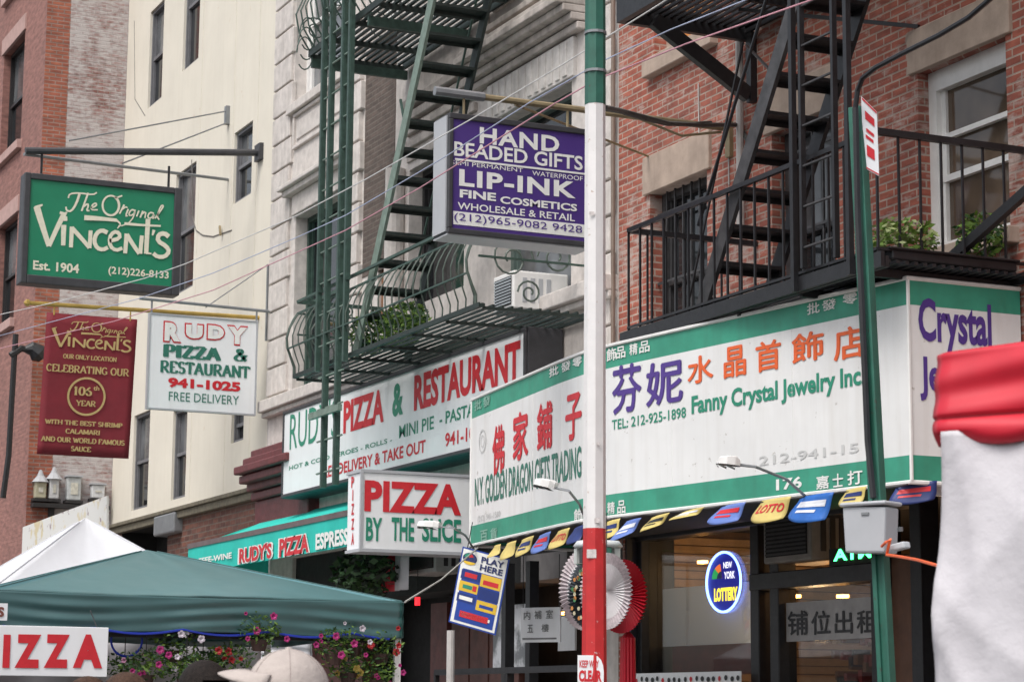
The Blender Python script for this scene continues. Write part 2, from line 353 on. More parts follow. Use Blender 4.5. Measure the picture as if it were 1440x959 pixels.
def serif2d(s, thick=.085, thin=.035, gap=.16):
    vv = []; ff = []; x = 0; cnt = [0]
    def put(a, b):
        n = len(vv); cnt[0] = (cnt[0]+1) % 9; vv.extend((p[0], p[1], cnt[0]*.0005) for p in a); ff.extend(tuple(i+n for i in f) for f in b)
    for ch in s:
        if ch == ' ': x += .45; continue
        wd, strokes, feet = SERIF[ch]
        for st in strokes:
            pts = [(x+p[0]*wd, p[1]) for p in st]
            put(*stroke2d(pts, lambda dx, dy, t: thin+(thick-thin)*abs(dy)**1.5))
        for fx, fy in feet:
            c = x+fx*wd; y = fy; put([(c-.17, y-.035), (c+.17, y-.035), (c+.17, y+.035), (c-.17, y+.035)], [(0, 1, 2, 3)])
        x += wd+gap
    y0 = min(p[1] for p in vv); y1 = max(p[1] for p in vv); x0 = min(p[0] for p in vv); x1 = max(p[0] for p in vv)
    return [((p[0]-x0)/(x1-x0), (p[1]-y0)/(y1-y0), p[2]) for p in vv], ff

class Face:
    """a flat surface with u to the right and v up, n towards the viewer"""
    def __init__(s, p, ex, ez):
        s.p = V(p); s.ex = V(ex).normalized(); s.ez = V(ez).normalized(); s.n = s.ex.cross(s.ez).normalized()
    def uv(s, px, py):
        q = on(px, py, s.p, s.n)-s.p
        a, b, c = s.ex.dot(s.ex), s.ex.dot(s.ez), s.ez.dot(s.ez); d, e = q.dot(s.ex), q.dot(s.ez); D = a*c-b*b
        return ((d*c-e*b)/D, (e*a-d*b)/D)
    def at(s, u, v, off=0.0): return s.p+s.ex*u+s.ez*v+s.n*off
    def pt(s, px, py, off=0.0): return s.at(*s.uv(px, py), off)
def faceX(X): return Face((X, 0, 0), (0, 1, 0), (0, 0, 1))
def faceY(Y): return Face((0, Y, 0), (1, 0, 0), (0, 0, 1))
class Bent:
    """an upright surface bent along a polyline of the plan"""
    def __init__(s, pts):
        s.q = [V((a, b, 0)) for a, b in pts]; s.cum = [0]
        for a, b in zip(s.q, s.q[1:]): s.cum.append(s.cum[-1]+(b-a).length)
    def _seg(s, u):
        for i in range(len(s.q)-1):
            if u <= s.cum[i+1] or i == len(s.q)-2: break
        d = (s.q[i+1]-s.q[i]).normalized(); return i, d
    def at(s, u, v, off=0.0):
        i, d = s._seg(u); n = V((d.y, -d.x, 0)); p = s.q[i]+d*(u-s.cum[i])+n*off; return V((p.x, p.y, v))
    def uv(s, px, py):
        best = None
        for i in range(len(s.q)-1):
            d = (s.q[i+1]-s.q[i]).normalized(); n = V((d.y, -d.x, 0))
            if ray(px, py).dot(n) >= 0: continue
            h = on(px, py, s.q[i], n); t = (h-V((s.q[i].x, s.q[i].y, h.z))).dot(d); L = s.cum[i+1]-s.cum[i]
            miss = max(0, -t, t-L)
            if best is None or miss < best[0]: best = (miss, s.cum[i]+t, h.z)
        return best[1], best[2]
    def pt(s, px, py, off=0.0): return s.at(*s.uv(px, py), off)
def put2d(mb, face, geo, bl, tr, m=0, off=.004):
    u0, v0 = face.uv(*bl); u1, v1 = face.uv(*tr); put_uv(mb, face, geo, u0, v0, u1, v1, m, off)
def put_uv(mb, face, geo, u0, v0, u1, v1, m=0, off=.004):
    mb.cuts.append((len(mb.v), len(mb.f)))
    mb.add([face.at(u0+(u1-u0)*p[0], v0+(v1-v0)*p[1], off+(p[2] if len(p) > 2 else 0)) for p in geo[0]], geo[1], m)
def thicken(geo, d, aspect):
    """heavier strokes: shifted copies a hair above each other, for glyphs too fine to be swollen"""
    vv, ff = [], []
    for k, (dx, dy) in enumerate(((0, 0), (d, 0), (-d, 0), (0, d*aspect), (0, -d*aspect))):
        n = len(vv); vv += [(x+dx, y+dy, k*.0006) for x, y in geo[0]]; ff += [tuple(i+n for i in f) for f in geo[1]]
    return vv, ff
def glyphs(s, bold, spacing, shear):
    if any(ord(c) > 0x2e80 for c in s): return thicken(text2d(s, 0.0, spacing, shear), bold*1.0, 1.0)
    return text2d(s, bold, spacing, shear)
def text(mb, face, s, bl, tr, m=0, bold=.02, off=.004, spacing=1.0, shear=0.0):
    put2d(mb, face, glyphs(s, bold, spacing, shear), bl, tr, m, off)
def spanL(face, xl, yb, yt, xr):
    """a level line of writing from its left end (bottom and top) and its right end"""
    u0, v0 = face.uv(xl, yb); _, v1 = face.uv(xl, yt); u1, _ = face.uv(xr, yb); return u0, v0, u1, v1
def textL(mb, face, s, xl, yb, yt, xr, m=0, bold=.02, off=.004, spacing=1.0): put_uv(mb, face, glyphs(s, bold, spacing, 0.0), *spanL(face, xl, yb, yt, xr), m, off)
def serifL(mb, face, s, xl, yb, yt, xr, m=0, off=.004, thick=.085, thin=.035, gap=.16): put_uv(mb, face, serif2d(s, thick, thin, gap), *spanL(face, xl, yb, yt, xr), m, off)
def serif(mb, face, s, bl, tr, m=0, off=.004, thick=.085, thin=.035, gap=.16):
    put2d(mb, face, serif2d(s, thick, thin, gap), bl, tr, m, off)
def strokes(mb, face, lst, conv, m=0, off=.004, scale=1.0):
    """lst of (polyline in drawing units, width in the same units, width at the end)"""
    mb.cuts.append((len(mb.v), len(mb.f)))
    for k_, (pts, w0, w1) in enumerate(lst):
        if len(pts) > 2:   # soften corners
            q = [pts[0]]
            for a, b, c in zip(pts, pts[1:], pts[2:]):
                q += [((a[0]+3*b[0])/4, (a[1]+3*b[1])/4), ((c[0]+3*b[0])/4, (c[1]+3*b[1])/4)]
            pts = q+[pts[-1]]
        geo = stroke2d(pts, lambda dx, dy, t: (w0+(w1-w0)*t)/2)
        mb.add([face.at(*conv(*p), off+k_*.0006) for p in geo[0]], [tuple(reversed(f)) for f in geo[1]], m)
def ring(mb, face, c, r_in, r_out, m=0, off=.004, n=36):
    mb.cuts.append((len(mb.v), len(mb.f)))
    vs_ = []
    for i in range(n):
        a = 2*math.pi*i/n
        vs_ += [face.at(c[0]+r_in*math.cos(a), c[1]+r_in*math.sin(a), off), face.at(c[0]+r_out*math.cos(a), c[1]+r_out*math.sin(a), off)]
    mb.add(vs_, [(2*i, 2*i+1, 2*((i+1) % n)+1, 2*((i+1) % n)) for i in range(n)], m)
def disc(mb, face, c, rx, ry, m=0, off=.004, n=28, a0=0, a1=360):
    mb.cuts.append((len(mb.v), len(mb.f)))
    vs_ = [face.at(c[0], c[1], off)]+[face.at(c[0]+rx*math.cos(math.radians(a0+(a1-a0)*i/n)), c[1]+ry*math.sin(math.radians(a0+(a1-a0)*i/n)), off) for i in range(n+1)]
    mb.add(vs_, [(0, i+1, i+2) for i in range(n)], m)
def rect(mb, face, bl, tr, m=0, off=.002):
    mb.cuts.append((len(mb.v), len(mb.f)))
    u0, v0 = face.uv(*bl); u1, v1 = face.uv(*tr)
    mb.poly([face.at(u0, v0, off), face.at(u1, v0, off), face.at(u1, v1, off), face.at(u0, v1, off)], m)

# ------------------------------------------------------------------ walls with real openings
def wall(mb, face, u0, u1, v0, v1, holes, depth=.18, m=0, m_rev=0):
    us = sorted({u0, u1, *[min(max(h[k], u0), u1) for h in holes for k in (0, 1)]})
    vs_ = sorted({v0, v1, *[min(max(h[k], v0), v1) for h in holes for k in (2, 3)]})
    for a, b in zip(us, us[1:]):
        for c, d in zip(vs_, vs_[1:]):
            mu, mv = (a+b)/2, (c+d)/2
            if any(h[0] < mu < h[1] and h[2] < mv < h[3] for h in holes): continue
            mb.poly([face.at(a, c), face.at(b, c), face.at(b, d), face.at(a, d)], m)
    for h in holes:
        a, b, c, d = h[:4]; D = -(h[4] if len(h) > 4 else depth)
        mb.poly([face.at(a, c), face.at(a, d), face.at(a, d, D), face.at(a, c, D)], m_rev)
        mb.poly([face.at(b, d), face.at(b, c), face.at(b, c, D), face.at(b, d, D)], m_rev)
        mb.poly([face.at(a, d), face.at(b, d), face.at(b, d, D), face.at(a, d, D)], m_rev)
        mb.poly([face.at(b, c), face.at(a, c), face.at(a, c, D), face.at(b, c, D)], m_rev)
def hole_px(face, tl, br):
    a = face.uv(*tl); b = face.uv(*br); return (a[0], b[0], b[1], a[1])
def fbox(mb, face, u0, u1, v0, v1, o0, o1, m=0):
    c = face.at((u0+u1)/2, (v0+v1)/2, (o0+o1)/2)
    mb.obox(c, face.ex*(u1-u0)/2, face.ez*(v1-v0)/2, face.n*(o1-o0)/2, m)
def window(parent, face, h, fm, g_up=None, g_lo=None, depth=.16, fw=.06, split=.5, sill=None, lintel=None, bars=False, sill_h=.12, lintel_h=.16, head=0.0, label=None):
    a, b, c, d = h[:4]; D = -depth
    f = MB()
    fbox(f, face, a, a+fw, c, d, D-.05, D+.03); fbox(f, face, b-fw, b, c, d, D-.05, D+.03)
    fbox(f, face, a+fw, b-fw, d-fw-head, d, D-.05, D+.032); fbox(f, face, a+fw, b-fw, c, c+fw*.8, D-.05, D+.04)
    mid = c+(d-head-c)*split
    fbox(f, face, a+fw, b-fw, mid-.025, mid+.025, D-.06, D+.01)
    sw = fw*.55
    fbox(f, face, a+fw, a+fw+sw, c+fw*.8, mid-.025, D-.055, D+.0); fbox(f, face, b-fw-sw, b-fw, c+fw*.8, mid-.025, D-.055, D+.0)
    fbox(f, face, a+fw, a+fw+sw, mid+.025, d-fw-head, D-.055, D-.015); fbox(f, face, b-fw-sw, b-fw, mid+.025, d-fw-head, D-.055, D-.015)
    if bars:
        n = max(3, int((b-a)/.14))
        for i in range(1, n): x = a+(b-a)*i/n; fbox(f, face, x-.009, x+.009, c, d, D+.05, D+.068)
        for t in (.12, .5, .88): y = c+(d-c)*t; fbox(f, face, a, b, y-.012, y+.012, D+.07, D+.082)
    w_ = f.build('window', fm, parent)
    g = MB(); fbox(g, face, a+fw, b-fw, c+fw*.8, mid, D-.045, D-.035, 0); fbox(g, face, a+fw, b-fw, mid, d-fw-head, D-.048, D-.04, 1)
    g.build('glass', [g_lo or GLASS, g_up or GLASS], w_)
    if sill:
        s_ = MB(); fbox(s_, face, a-.1, b+.1, c-sill_h, c+.004, -.02, .09); s_.build('sill', sill, w_, bevel=.01)
    if lintel:
        s_ = MB(); fbox(s_, face, a-.09, b+.09, d-.004, d+lintel_h, -.02, .035); s_.build('lintel', lintel, w_, bevel=.008)
    if label: w_['label'] = label
    return w_
def leaves(mb, centre, size, n, leaf=.05, m_n=2):
    c = V(centre); sx, sy, sz = size
    for _ in range(n):
        while True:
            p = V((random.uniform(-1, 1), random.uniform(-1, 1), random.uniform(-1, 1)))
            if p.length < 1: break
        q = c+V((p.x*sx, p.y*sy, p.z*sz)); a = V((random.gauss(0, 1), random.gauss(0, 1), random.gauss(0, .6))).normalized()
        b = a.cross(V((random.gauss(0, 1), random.gauss(0, 1), random.gauss(0, 1)))).normalized(); l = leaf*random.uniform(.6, 1.4)
        mb.poly([q-a*l, q-b*l*.45, q+a*l, q+b*l*.45], random.randrange(m_n))

# ================================================================== SETTING
ASPHALT = mat('asphalt', (.05, .05, .052), .9, var=.2, scale=10, bump=.004)
CONCRETE = mat('concrete', (.28, .27, .25), .9, var=.15, scale=4, bump=.003)
b = MB(); b.poly([(-400, -400, 0), (400, -400, 0), (400, 400, 0), (-400, 400, 0)]); tag(b.build('road', ASPHALT), kind='structure')
b = MB(); b.box((-80, -4.6, 0.004), (20, .5, .14)); tag(b.build('sidewalk', CONCRETE, bevel=.02), kind='structure')

XL = oY(182, 0).x; XC = oY(388, 120).x; XB = oY(870, 220).x; XR = -7.0
F0 = faceY(0.0)
Z = lambda px, py, Y=0.0: oY(px, py, Y).z
U = lambda px, py, Y=0.0: oY(px, py, Y).x
def shell(mb, x0, x1, yf, ztop, m=0, deep=11):
    """sides, back and roof behind a front wall"""
    mb.poly([(x0, yf, 0), (x0, yf, ztop), (x0, yf+deep, ztop), (x0, yf+deep, 0)], m)
    mb.poly([(x1, yf, 0), (x1, yf+deep, 0), (x1, yf+deep, ztop), (x1, yf, ztop)], m)
    mb.poly([(x0, yf, ztop), (x1, yf, ztop), (x1, yf+deep, ztop), (x0, yf+deep, ztop)], m)
    mb.poly([(x0, yf+deep, 0), (x0, yf+deep, ztop), (x1, yf+deep, ztop), (x1, yf+deep, 0)], m)

# ---- left building: painted brick front, worn side wall
YL = -1.45; FL = faceY(YL); XS = XL-.01
BL = thing('brick_building', 'painted pink brick building at the left edge with whitewashed old side wall', 'building', (XS-6, YL, 0))
hl = [hole_px(FL, (6, 78), (29, 198)), hole_px(FL, (-2, 322), (19, 448)), hole_px(FL, (-60, 128), (-36, 250)), hole_px(FL, (-62, 372), (-40, 500)), (XS-4.6, XS-1.2, .3, 2.9)]
a_, b_, c_, d_ = hl[0]
hl.append((a_, b_, d_+1.1, d_+1.1+(d_-c_)))
b = MB(); wall(b, FL, XS-12, XS, 0, 21, hl, .2, 0, 0); b.build('wall', PINK_BRICK, BL)
b = MB()
b.poly([(XS, YL, 0), (XS, YL+.42, 0), (XS, YL+.42, 21), (XS, YL, 21)], 1)
b.poly([(XS, YL+.42, 0), (XS, 10, 0), (XS, 10, 21), (XS, YL+.42, 21)], 0)
b.poly([(XS-12, YL, 21), (XS, YL, 21), (XS, 10, 21), (XS-12, 10, 21)], 0); b.build('side_wall', [OLD_BRICK, CORNER_BRICK], BL)
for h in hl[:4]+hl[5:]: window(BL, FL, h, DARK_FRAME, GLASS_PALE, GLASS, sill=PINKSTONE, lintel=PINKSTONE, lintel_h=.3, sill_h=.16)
b = MB(); fbox(b, FL, XS-4.6, XS-1.2, .3, 2.9, -.3, -.2); b.build('shop_window', GLASS, BL)

# ---- cream stucco building
BC = thing('stucco_building', 'cream stucco building with plain sash windows behind the hanging signs', 'building', ((XL+XC)/2, 0, 0))
zc = oY(200, 731).z-.0
hc = [hole_px(F0, (212, 18), (227, 137)), hole_px(F0, (262, -75), (279, 82)), hole_px(F0, (330, 188), (353, 272)), hole_px(F0, (248, 247), (271, 402)),
      hole_px(F0, (189, 585), (207, 712)), hole_px(F0, (244, 578), (260, 698)), hole_px(F0, (326, 575), (342, 618))]
hb = (U(172, 745), U(236, 745), 1.2, zc-.12, .7)
b = MB(); wall(b, F0, XL+.004, XC-.004, zc, 19, hc, .14); shell(b, XL+.004, XC-.004, 0, 19); b.build('wall', CREAM, BC)
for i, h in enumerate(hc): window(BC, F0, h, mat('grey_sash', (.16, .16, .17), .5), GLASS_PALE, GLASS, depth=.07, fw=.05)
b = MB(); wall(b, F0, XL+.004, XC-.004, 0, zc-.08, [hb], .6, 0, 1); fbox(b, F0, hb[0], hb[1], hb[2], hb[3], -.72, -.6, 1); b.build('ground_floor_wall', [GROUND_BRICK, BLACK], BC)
b = MB(); fbox(b, F0, XL+.01, XC-.01, zc-.14, zc-.03, -.02, .09); fbox(b, F0, XL+.01, XC-.01, zc-.03, zc+.03, -.02, .13)
b.build('base_ledge', mat('mossy_ledge', (.16, .14, .10), .9, var=.35, scale=12, bump=.006), BC, bevel=.01)
b = MB()
for x in (285, 331, 365): p = oY(x, 80); fbox(b, F0, p.x-.006, p.x+.006, zc+.1, 19, -.001, .004)
b.build('stucco_joint', mat('stucco_seam', (.66, .61, .51), .9), BC)

# ---- limestone building
BS = thing('limestone_building', 'weathered limestone building with quoins and green fire escapes', 'building', ((XC+XB)/2, 0, 0))
zl = oY(400, 574).z
Hs = {'A': hole_px(F0, (416, 306), (488, 520)), 'B': hole_px(F0, (419, -75), (489, 97)), 'D': hole_px(F0, (576, 240), (652, 402)), 'C': hole_px(F0, (700, 172), (803, 418)),
      'E': hole_px(F0, (535, -62), (566, 28)), 'G': hole_px(F0, (533, 300), (553, 440)), 'K': hole_px(F0, (598, -110), (672, -42))}
b = MB(); wall(b, F0, XC+.004, XB-.004, 0, 18, list(Hs.values())+[(XC+1.2, XB-.5, .2, 3.55, .9)], .22, 0, 0); shell(b, XC+.004, XB-.004, 0, 18); b.build('wall', STONE, BS)
window(BS, F0, Hs['A'], GREEN_METAL, GLASS, GLASS, depth=.2, fw=.07)
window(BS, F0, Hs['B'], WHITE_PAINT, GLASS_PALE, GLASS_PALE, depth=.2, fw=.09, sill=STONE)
window(BS, F0, Hs['D'], DARK_FRAME, GLASS, GLASS, depth=.2, fw=.07)
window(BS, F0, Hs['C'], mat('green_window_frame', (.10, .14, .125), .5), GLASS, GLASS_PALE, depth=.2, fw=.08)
window(BS, F0, Hs['E'], WHITE_PAINT, GLASS, GLASS, depth=.12, fw=.06, bars=True, sill=STONE_DARK)
window(BS, F0, Hs['K'], WHITE_PAINT, GLASS, GLASS, depth=.15, fw=.06)
b = MB(); h = Hs['G']; fbox(b, F0, h[0], h[1], h[2], h[3], -.12, -.05); b.build('boarded_window', mat('orange_board', (.25, .12, .06), .8, var=.3), BS)
# quoins, pilaster, right strip: rusticated blocks
def blocks(u0, u1, z0, z1, step, o=.045, gap=.028, mt=STONE, nm='quoin_strip'):
    b = MB(); z = z0; i = 0
    while z < z1:
        fbox(b, F0, u0, u1-(.06 if i % 2 else 0), z+gap, min(z+step, z1), -.02, o); z += step; i += 1
    b.build(nm, mt, BS, bevel=.012)
blocks(XC+.03, U(413, 200), zl+.2, 17.5, .395); blocks(U(491, 200), U(513, 200), zl+.3, 17.5, .395, .07, nm='pilaster')
blocks(U(838, 200), XB-.05, 4.9, 17.5, .36)
b = MB(); fbox(b, F0, U(513.5, 200), U(556, 200), Z(535, 380), Z(535, 60), -.005, .006); b.build('brick_panel', DARK_BRICK, BS)
b = MB(); p0 = oY(566, 300); b.tube([(p0.x, -.1, Z(566, 470)), (p0.x, -.1, Z(566, 240))], .12, 14); b.build('column', STONE, BS, smooth=False)
# hood and carved panel over the left window, ledge under it
h = Hs['A']
b = MB(); z = h[3]
fbox(b, F0, h[0]-.05, h[1]+.05, z+.02, z+.30, -.01, .05); fbox(b, F0, h[0]-.22, h[1]+.2, z+.30, z+.38, -.01, .14); fbox(b, F0, h[0]-.27, h[1]+.25, z+.38, z+.44, -.01, .2)
b.build('window_hood', STONE, BS, bevel=.012)
b = MB()
for (pa, pb) in (((414, 212), (446, 190)),):
    u0 = U(*pa); z0 = Z(*pa); u1 = h[1]; z1 = z0+.5
    fbox(b, F0, u0, u1, z0, z0+.05, -.01, .04); fbox(b, F0, u0, u1, z1-.05, z1, -.01, .04); fbox(b, F0, u0, u0+.05, z0+.05, z1-.05, -.01, .04); fbox(b, F0, u1-.05, u1, z0+.05, z1-.05, -.01, .04)
    fbox(b, F0, u0+.12, u1-.12, z0+.12, z1-.12, -.01, .02)
b.build('carved_panel', STONE, BS, bevel=.01)
b = MB(); fbox(b, F0, XC+.02, XB-.02, zl, zl+.16, -.01, .16); fbox(b, F0, XC+.02, XB-.02, zl-.07, zl, -.01, .1); b.build('ledge', STONE, BS, bevel=.015)
# right bay: fluted lintel, cornice mouldings, panel
h = Hs['C']; zt = h[3]
b = MB(); x = h[0]-.15
fbox(b, F0, h[0]-.2, h[1]+.12, zt+.02, zt+.44, -.01, .05)
n = int((h[1]-h[0]+.3)/.17)
for i in range(n): fbox(b, F0, x+i*.17+.02, x+i*.17+.12, zt+.05, zt+.42, .04, .066)
b.build('fluted_lintel', mat('pale_limestone', (.60, .57, .54), .85, var=.2, scale=8, streak=.4, streak_col=(.25, .22, .19)), BS, bevel=.01)
b = MB(); zz = zt+.46
for dz, pr in ((.0, .10), (.09, .17), (.17, .26), (.25, .34), (.33, .28), (.40, .16)): fbox(b, F0, h[0]-.5, h[1]+.32, zz+dz, zz+dz+.078, -.01, pr)
b.build('cornice', STONE_DARK, BS, bevel=.012)
b = MB(); z0 = zz+.62; z1 = z0+.75; u0, u1 = h[0]-.3, h[1]+.1
for q in ((u0, u1, z0, z0+.07), (u0, u1, z1-.07, z1), (u0, u0+.07, z0+.07, z1-.07), (u1-.07, u1, z0+.07, z1-.07)): fbox(b, F0, *q, -.01, .05)
fbox(b, F0, u0+.2, u1-.2, z0+.18, z1-.18, -.01, .035)
b.build('spandrel_panel', STONE_DARK, BS, bevel=.01)
b = MB(); u0, u1 = U(575, 200), U(672, 130)
for k in range(5): fbox(b, F0, u0, u1, zt+.1+.16*k, zt+.2+.16*k, -.01, .03+.02*k)
b.build('centre_moulding', STONE_DARK, BS, bevel=.01)
# shop front of the pizzeria (ground floor)
b = MB()
zt0 = Z(400, 690, -.3)
for dz, pr in ((0, .28), (.12, .36), (.22, .50), (.34, .60), (.46, .44), (.58, .30)): fbox(b, F0, XC+.02, XC+2.2, zt0+dz, zt0+dz+.11, -.01, pr*.8)
fbox(b, F0, XC+.02, XC+2.2, zt0-.45, zt0-.004, -.01, .16)
b.build('shop_cornice', mat('red_cornice_paint', (.14, .03, .032), .5, var=.3, scale=9), BS, bevel=.02)
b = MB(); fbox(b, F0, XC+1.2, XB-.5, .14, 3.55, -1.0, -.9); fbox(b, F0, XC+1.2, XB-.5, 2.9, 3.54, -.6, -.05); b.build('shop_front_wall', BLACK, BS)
ua, ub = U(598, 890), U(692, 890)
b = MB(); 
for i in range(7):
    u = ua+(ub-ua)*i/7; fbox(b, F0, u+.01, u+(ub-ua)/7-.01, .15, 2.7, -.4, -.32+.01*(i % 2))
b.build('shop_door', WOOD_BROWN, BS)
b = MB(); fbox(b, F0, U(572, 880), U(594, 880), .15, 2.8, -.5, -.3); b.build('wood_pier', WOOD_RED, BS); b = MB(); fbox(b, F0, U(380, 830), U(480, 830), .15, 2.9, -.5, -.3); b.build('wood_pier', WOOD_RED, BS)

# ---- red brick building
BR = thing('brick_building', 'red brick building with brownstone lintels above the jewelry shop awning', 'building', ((XB+XR)/2, 0, 0))
zf = oY(920, 467, -1.25).z     # fire escape floor
ZT0_ = 4.565
h1 = hole_px(F0, (914, 273), (994, 236)); h1 = (h1[0], h1[1], zf+.05, h1[3])
h1u = hole_px(F0, (920, -60), (1002, 41)); h2 = hole_px(F0, (1085, 188), (1172, 150)); h2 = (h2[0], h2[1], zf+.05, h2[3])
h3 = hole_px(F0, (1290, 103), (1421, 322)); h2u = (h2[0], h2[1], h1u[2], h1u[2]+1.5); h3u = (h3[0], h3[1], h1u[2], h1u[2]+1.5)
zs = 3.3
hs_ = (XB+.12, U(1425, 800), .14, zs, .5)
b = MB(); wall(b, F0, XB+.004, XR, 0, 17, [h1, h1u, h2, h2u, h3, h3u, hs_], .18); shell(b, XB+.004, XR, 0, 17); b.build('wall', RED_BRICK, BR)
window(BR, F0, h1, GREY_IRON, GLASS, GLASS, bars=True, lintel=BROWNSTONE, lintel_h=.36, fw=.07)
window(BR, F0, h1u, BROWNSTONE, GLASS, mat('orange_pane', (.52, .20, .05), .6), sill=BROWNSTONE, lintel=BROWNSTONE, sill_h=.17, fw=.08)  # lower pane filled with plain orange
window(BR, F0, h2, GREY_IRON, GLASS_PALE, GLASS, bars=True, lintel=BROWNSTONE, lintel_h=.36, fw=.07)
window(BR, F0, h2u, GREY_IRON, GLASS, GLASS, sill=BROWNSTONE, lintel=BROWNSTONE)
window(BR, F0, h3u, WHITE_PAINT, GLASS, GLASS, sill=BROWNSTONE, lintel=BROWNSTONE)
w3 = window(BR, F0, h3, WHITE_PAINT, GLASS_BROWN, GLASS_BROWN, depth=.13, fw=.1, split=.42, sill=BROWNSTONE, lintel=BROWNSTONE, lintel_h=.34, head=.06)
b = MB(); z2 = Z(1332, 182); fbox(b, F0, h3[0]+.1, h3[1]-.1, z2-.02, z2+.02, -.165, -.12); b.build('sash_rail', WHITE_PAINT, w3)
# drain pipe at the joint and thin wall cables
b = MB(); b.tube([(XB-.02, -.05, 4.6), (XB-.02, -.05, 16.9)], .022, 8); b.build('downpipe', mat('brown_pipe', (.20, .15, .12), .7), BR)
b = MB()
for px, pa, pb in ((982, 118, 190), (1024, 180, 260)): b.tube([oY(px, pa, -.012), oY(px+1, pb, -.012)], .007, 5)
b.tube([(U(1048, 100), -.06, Z(1048, 60)), (U(1048, 100), -.06, Z(1046, 330))], .035, 8); b.build('conduit', mat('pale_conduit', (.45, .42, .40), .6), BR)

# shop front under the awning
SF = -.02
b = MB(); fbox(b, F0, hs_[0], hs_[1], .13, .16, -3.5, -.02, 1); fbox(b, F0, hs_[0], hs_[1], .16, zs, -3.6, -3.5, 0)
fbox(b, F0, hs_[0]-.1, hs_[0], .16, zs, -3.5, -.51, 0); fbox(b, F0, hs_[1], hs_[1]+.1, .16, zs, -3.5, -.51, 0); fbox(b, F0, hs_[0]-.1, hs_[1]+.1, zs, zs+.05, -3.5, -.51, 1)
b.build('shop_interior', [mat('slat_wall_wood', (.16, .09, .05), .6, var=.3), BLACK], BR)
wx0, wx1 = U(912, 850, .2), U(1066, 850, .2)
dx0, dx1 = U(1104, 850, .2), U(1236, 850, .2)
b = MB()
for u, wdt in ((wx0-.12, .12), (wx1, .14), (dx0-.12, .14), (dx1, .18), (dx1+.55, .14)): fbox(b, F0, u, u+wdt, .16, zs, -.3, -.12)
zd = Z(1170, 822, .2); fbox(b, F0, wx1, dx1+.1, zd, zd+.14, -.31, -.11); fbox(b, F0, wx0-.12, dx1+.5, 3.17, zs, -.32, -.1)
fbox(b, F0, wx0-.1, wx1+.1, .16, Z(980, 975, .2), -.3, -.13)
b.build('shop_frame', BLACK_METAL, BR, bevel=.008)
b = MB(); fbox(b, F0, wx0, wx1, Z(980, 975, .2), 3.17, -.21, -.2); fbox(b, F0, dx0, dx1, .2, zd, -.23, -.22); fbox(b, F0, dx1+.18, dx1+.55, .2, 2.86, -.23, -.22)
b.build('shop_glass', glass_clear('clear_glass'), BR)
REFLECTION_FILM, ft, fb = _nt('reflection_film'); fb.inputs['Base Color'].default_value = (.82, .85, .92, 1); fb.inputs['Roughness'].default_value = .7  # pale film colour stands in for the bright reflection in the window
fx1 = ft.nodes.new('ShaderNodeMixShader'); fx2 = ft.nodes.new('ShaderNodeMixShader'); ftl = ft.nodes.new('ShaderNodeBsdfTranslucent'); ftr = ft.nodes.new('ShaderNodeBsdfTransparent'); ftl.inputs[0].default_value = (.62, .74, .95, 1)
fx1.inputs[0].default_value = .5; ft.links.new(fb.outputs[0], fx1.inputs[1]); ft.links.new(ftl.outputs[0], fx1.inputs[2]); fx2.inputs[0].default_value = .3; ft.links.new(fx1.outputs[0], fx2.inputs[1]); ft.links.new(ftr.outputs[0], fx2.inputs[2]); ft.links.new(fx2.outputs[0], ft.nodes['Material Output'].inputs[0])
# slatted display wall, sheet standing in for the window's reflection, and goods behind the glass
b = MB(); b.box((hs_[0]+.001, .01, .15), (hs_[0]+.03, .515, zs-.001)); b.build('dark_reveal_panel', BLACK_METAL, BR)  # flat dark panel covering the brick reveal of the opening
b = MB()
for i in range(33):
    z = .6+i*.08; b.box((hs_[0]-.02, .52, z), (hs_[0]+.03, 3.45, z+.07))
    fbox(b, F0, hs_[0]+.05, wx1+.2, z, z+.07, -3.46, -3.40)
b.build('display_slats', mat('display_slat', (.50, .32, .17), .6, var=.35, scale=3), BR)
b = MB(); fbox(b, F0, U(932, 870, .25), U(1064, 870, .25), Z(1000, 906, .25), Z(1000, 822, .25), -.26, -.25); b.build('reflection_sheet', REFLECTION_FILM, BR)
b = MB(); fbox(b, F0, wx0+.1, wx1, Z(1000, 948, .4), Z(1000, 906, .4), -.5, -.4); b.build('red_lower_band', mat('dark_red_fill', (.16, .03, .03), .7, var=.3), BR)  # dark red slab along the foot of the window
b = MB(); zb_ = Z(980, 943, -.25); fbox(b, F0, wx0-.2, wx1+.02, zb_-.35, zb_, -.02, -.01, 0)
fo = faceY(.01)
for i in range(22):
    u = wx0-.18+(wx1-wx0+.16)*i/21+random.uniform(-.01, .01); disc(b, fo, (u, zb_-.06+random.uniform(-.012, .012)), .022+random.uniform(0, .012), .024, 1+(i % 5 == 3), .006, 8)
b.build('floral_border', [WHITE_SIGN, INK_BLACK, INK_RED], BR)
b = MB()
for i in range(90):
    u = random.uniform(dx0+.05, dx1+.5); z = random.uniform(1.75, 2.3); s = random.uniform(.012, .035)
    fbox(b, F0, u-s, u+s, z-s*1.4, z+s*1.4, random.uniform(-1.0, -.7), -.6, random.randrange(4))
b.build('hanging_goods', [mat('goods_red', (.25, .03, .03), .5), mat('goods_gold', (.45, .28, .06), .4), mat('goods_dark', (.05, .04, .05), .5), mat('goods_brown', (.2, .09, .05), .5)], BR)
b = MB(); b.box((dx1+.2, .19, .2), (dx1+.5, .26, 2.8)); b.build('wood_panel', mat('side_wood', (.10, .045, .025), .6, var=.3, scale=5), BR)
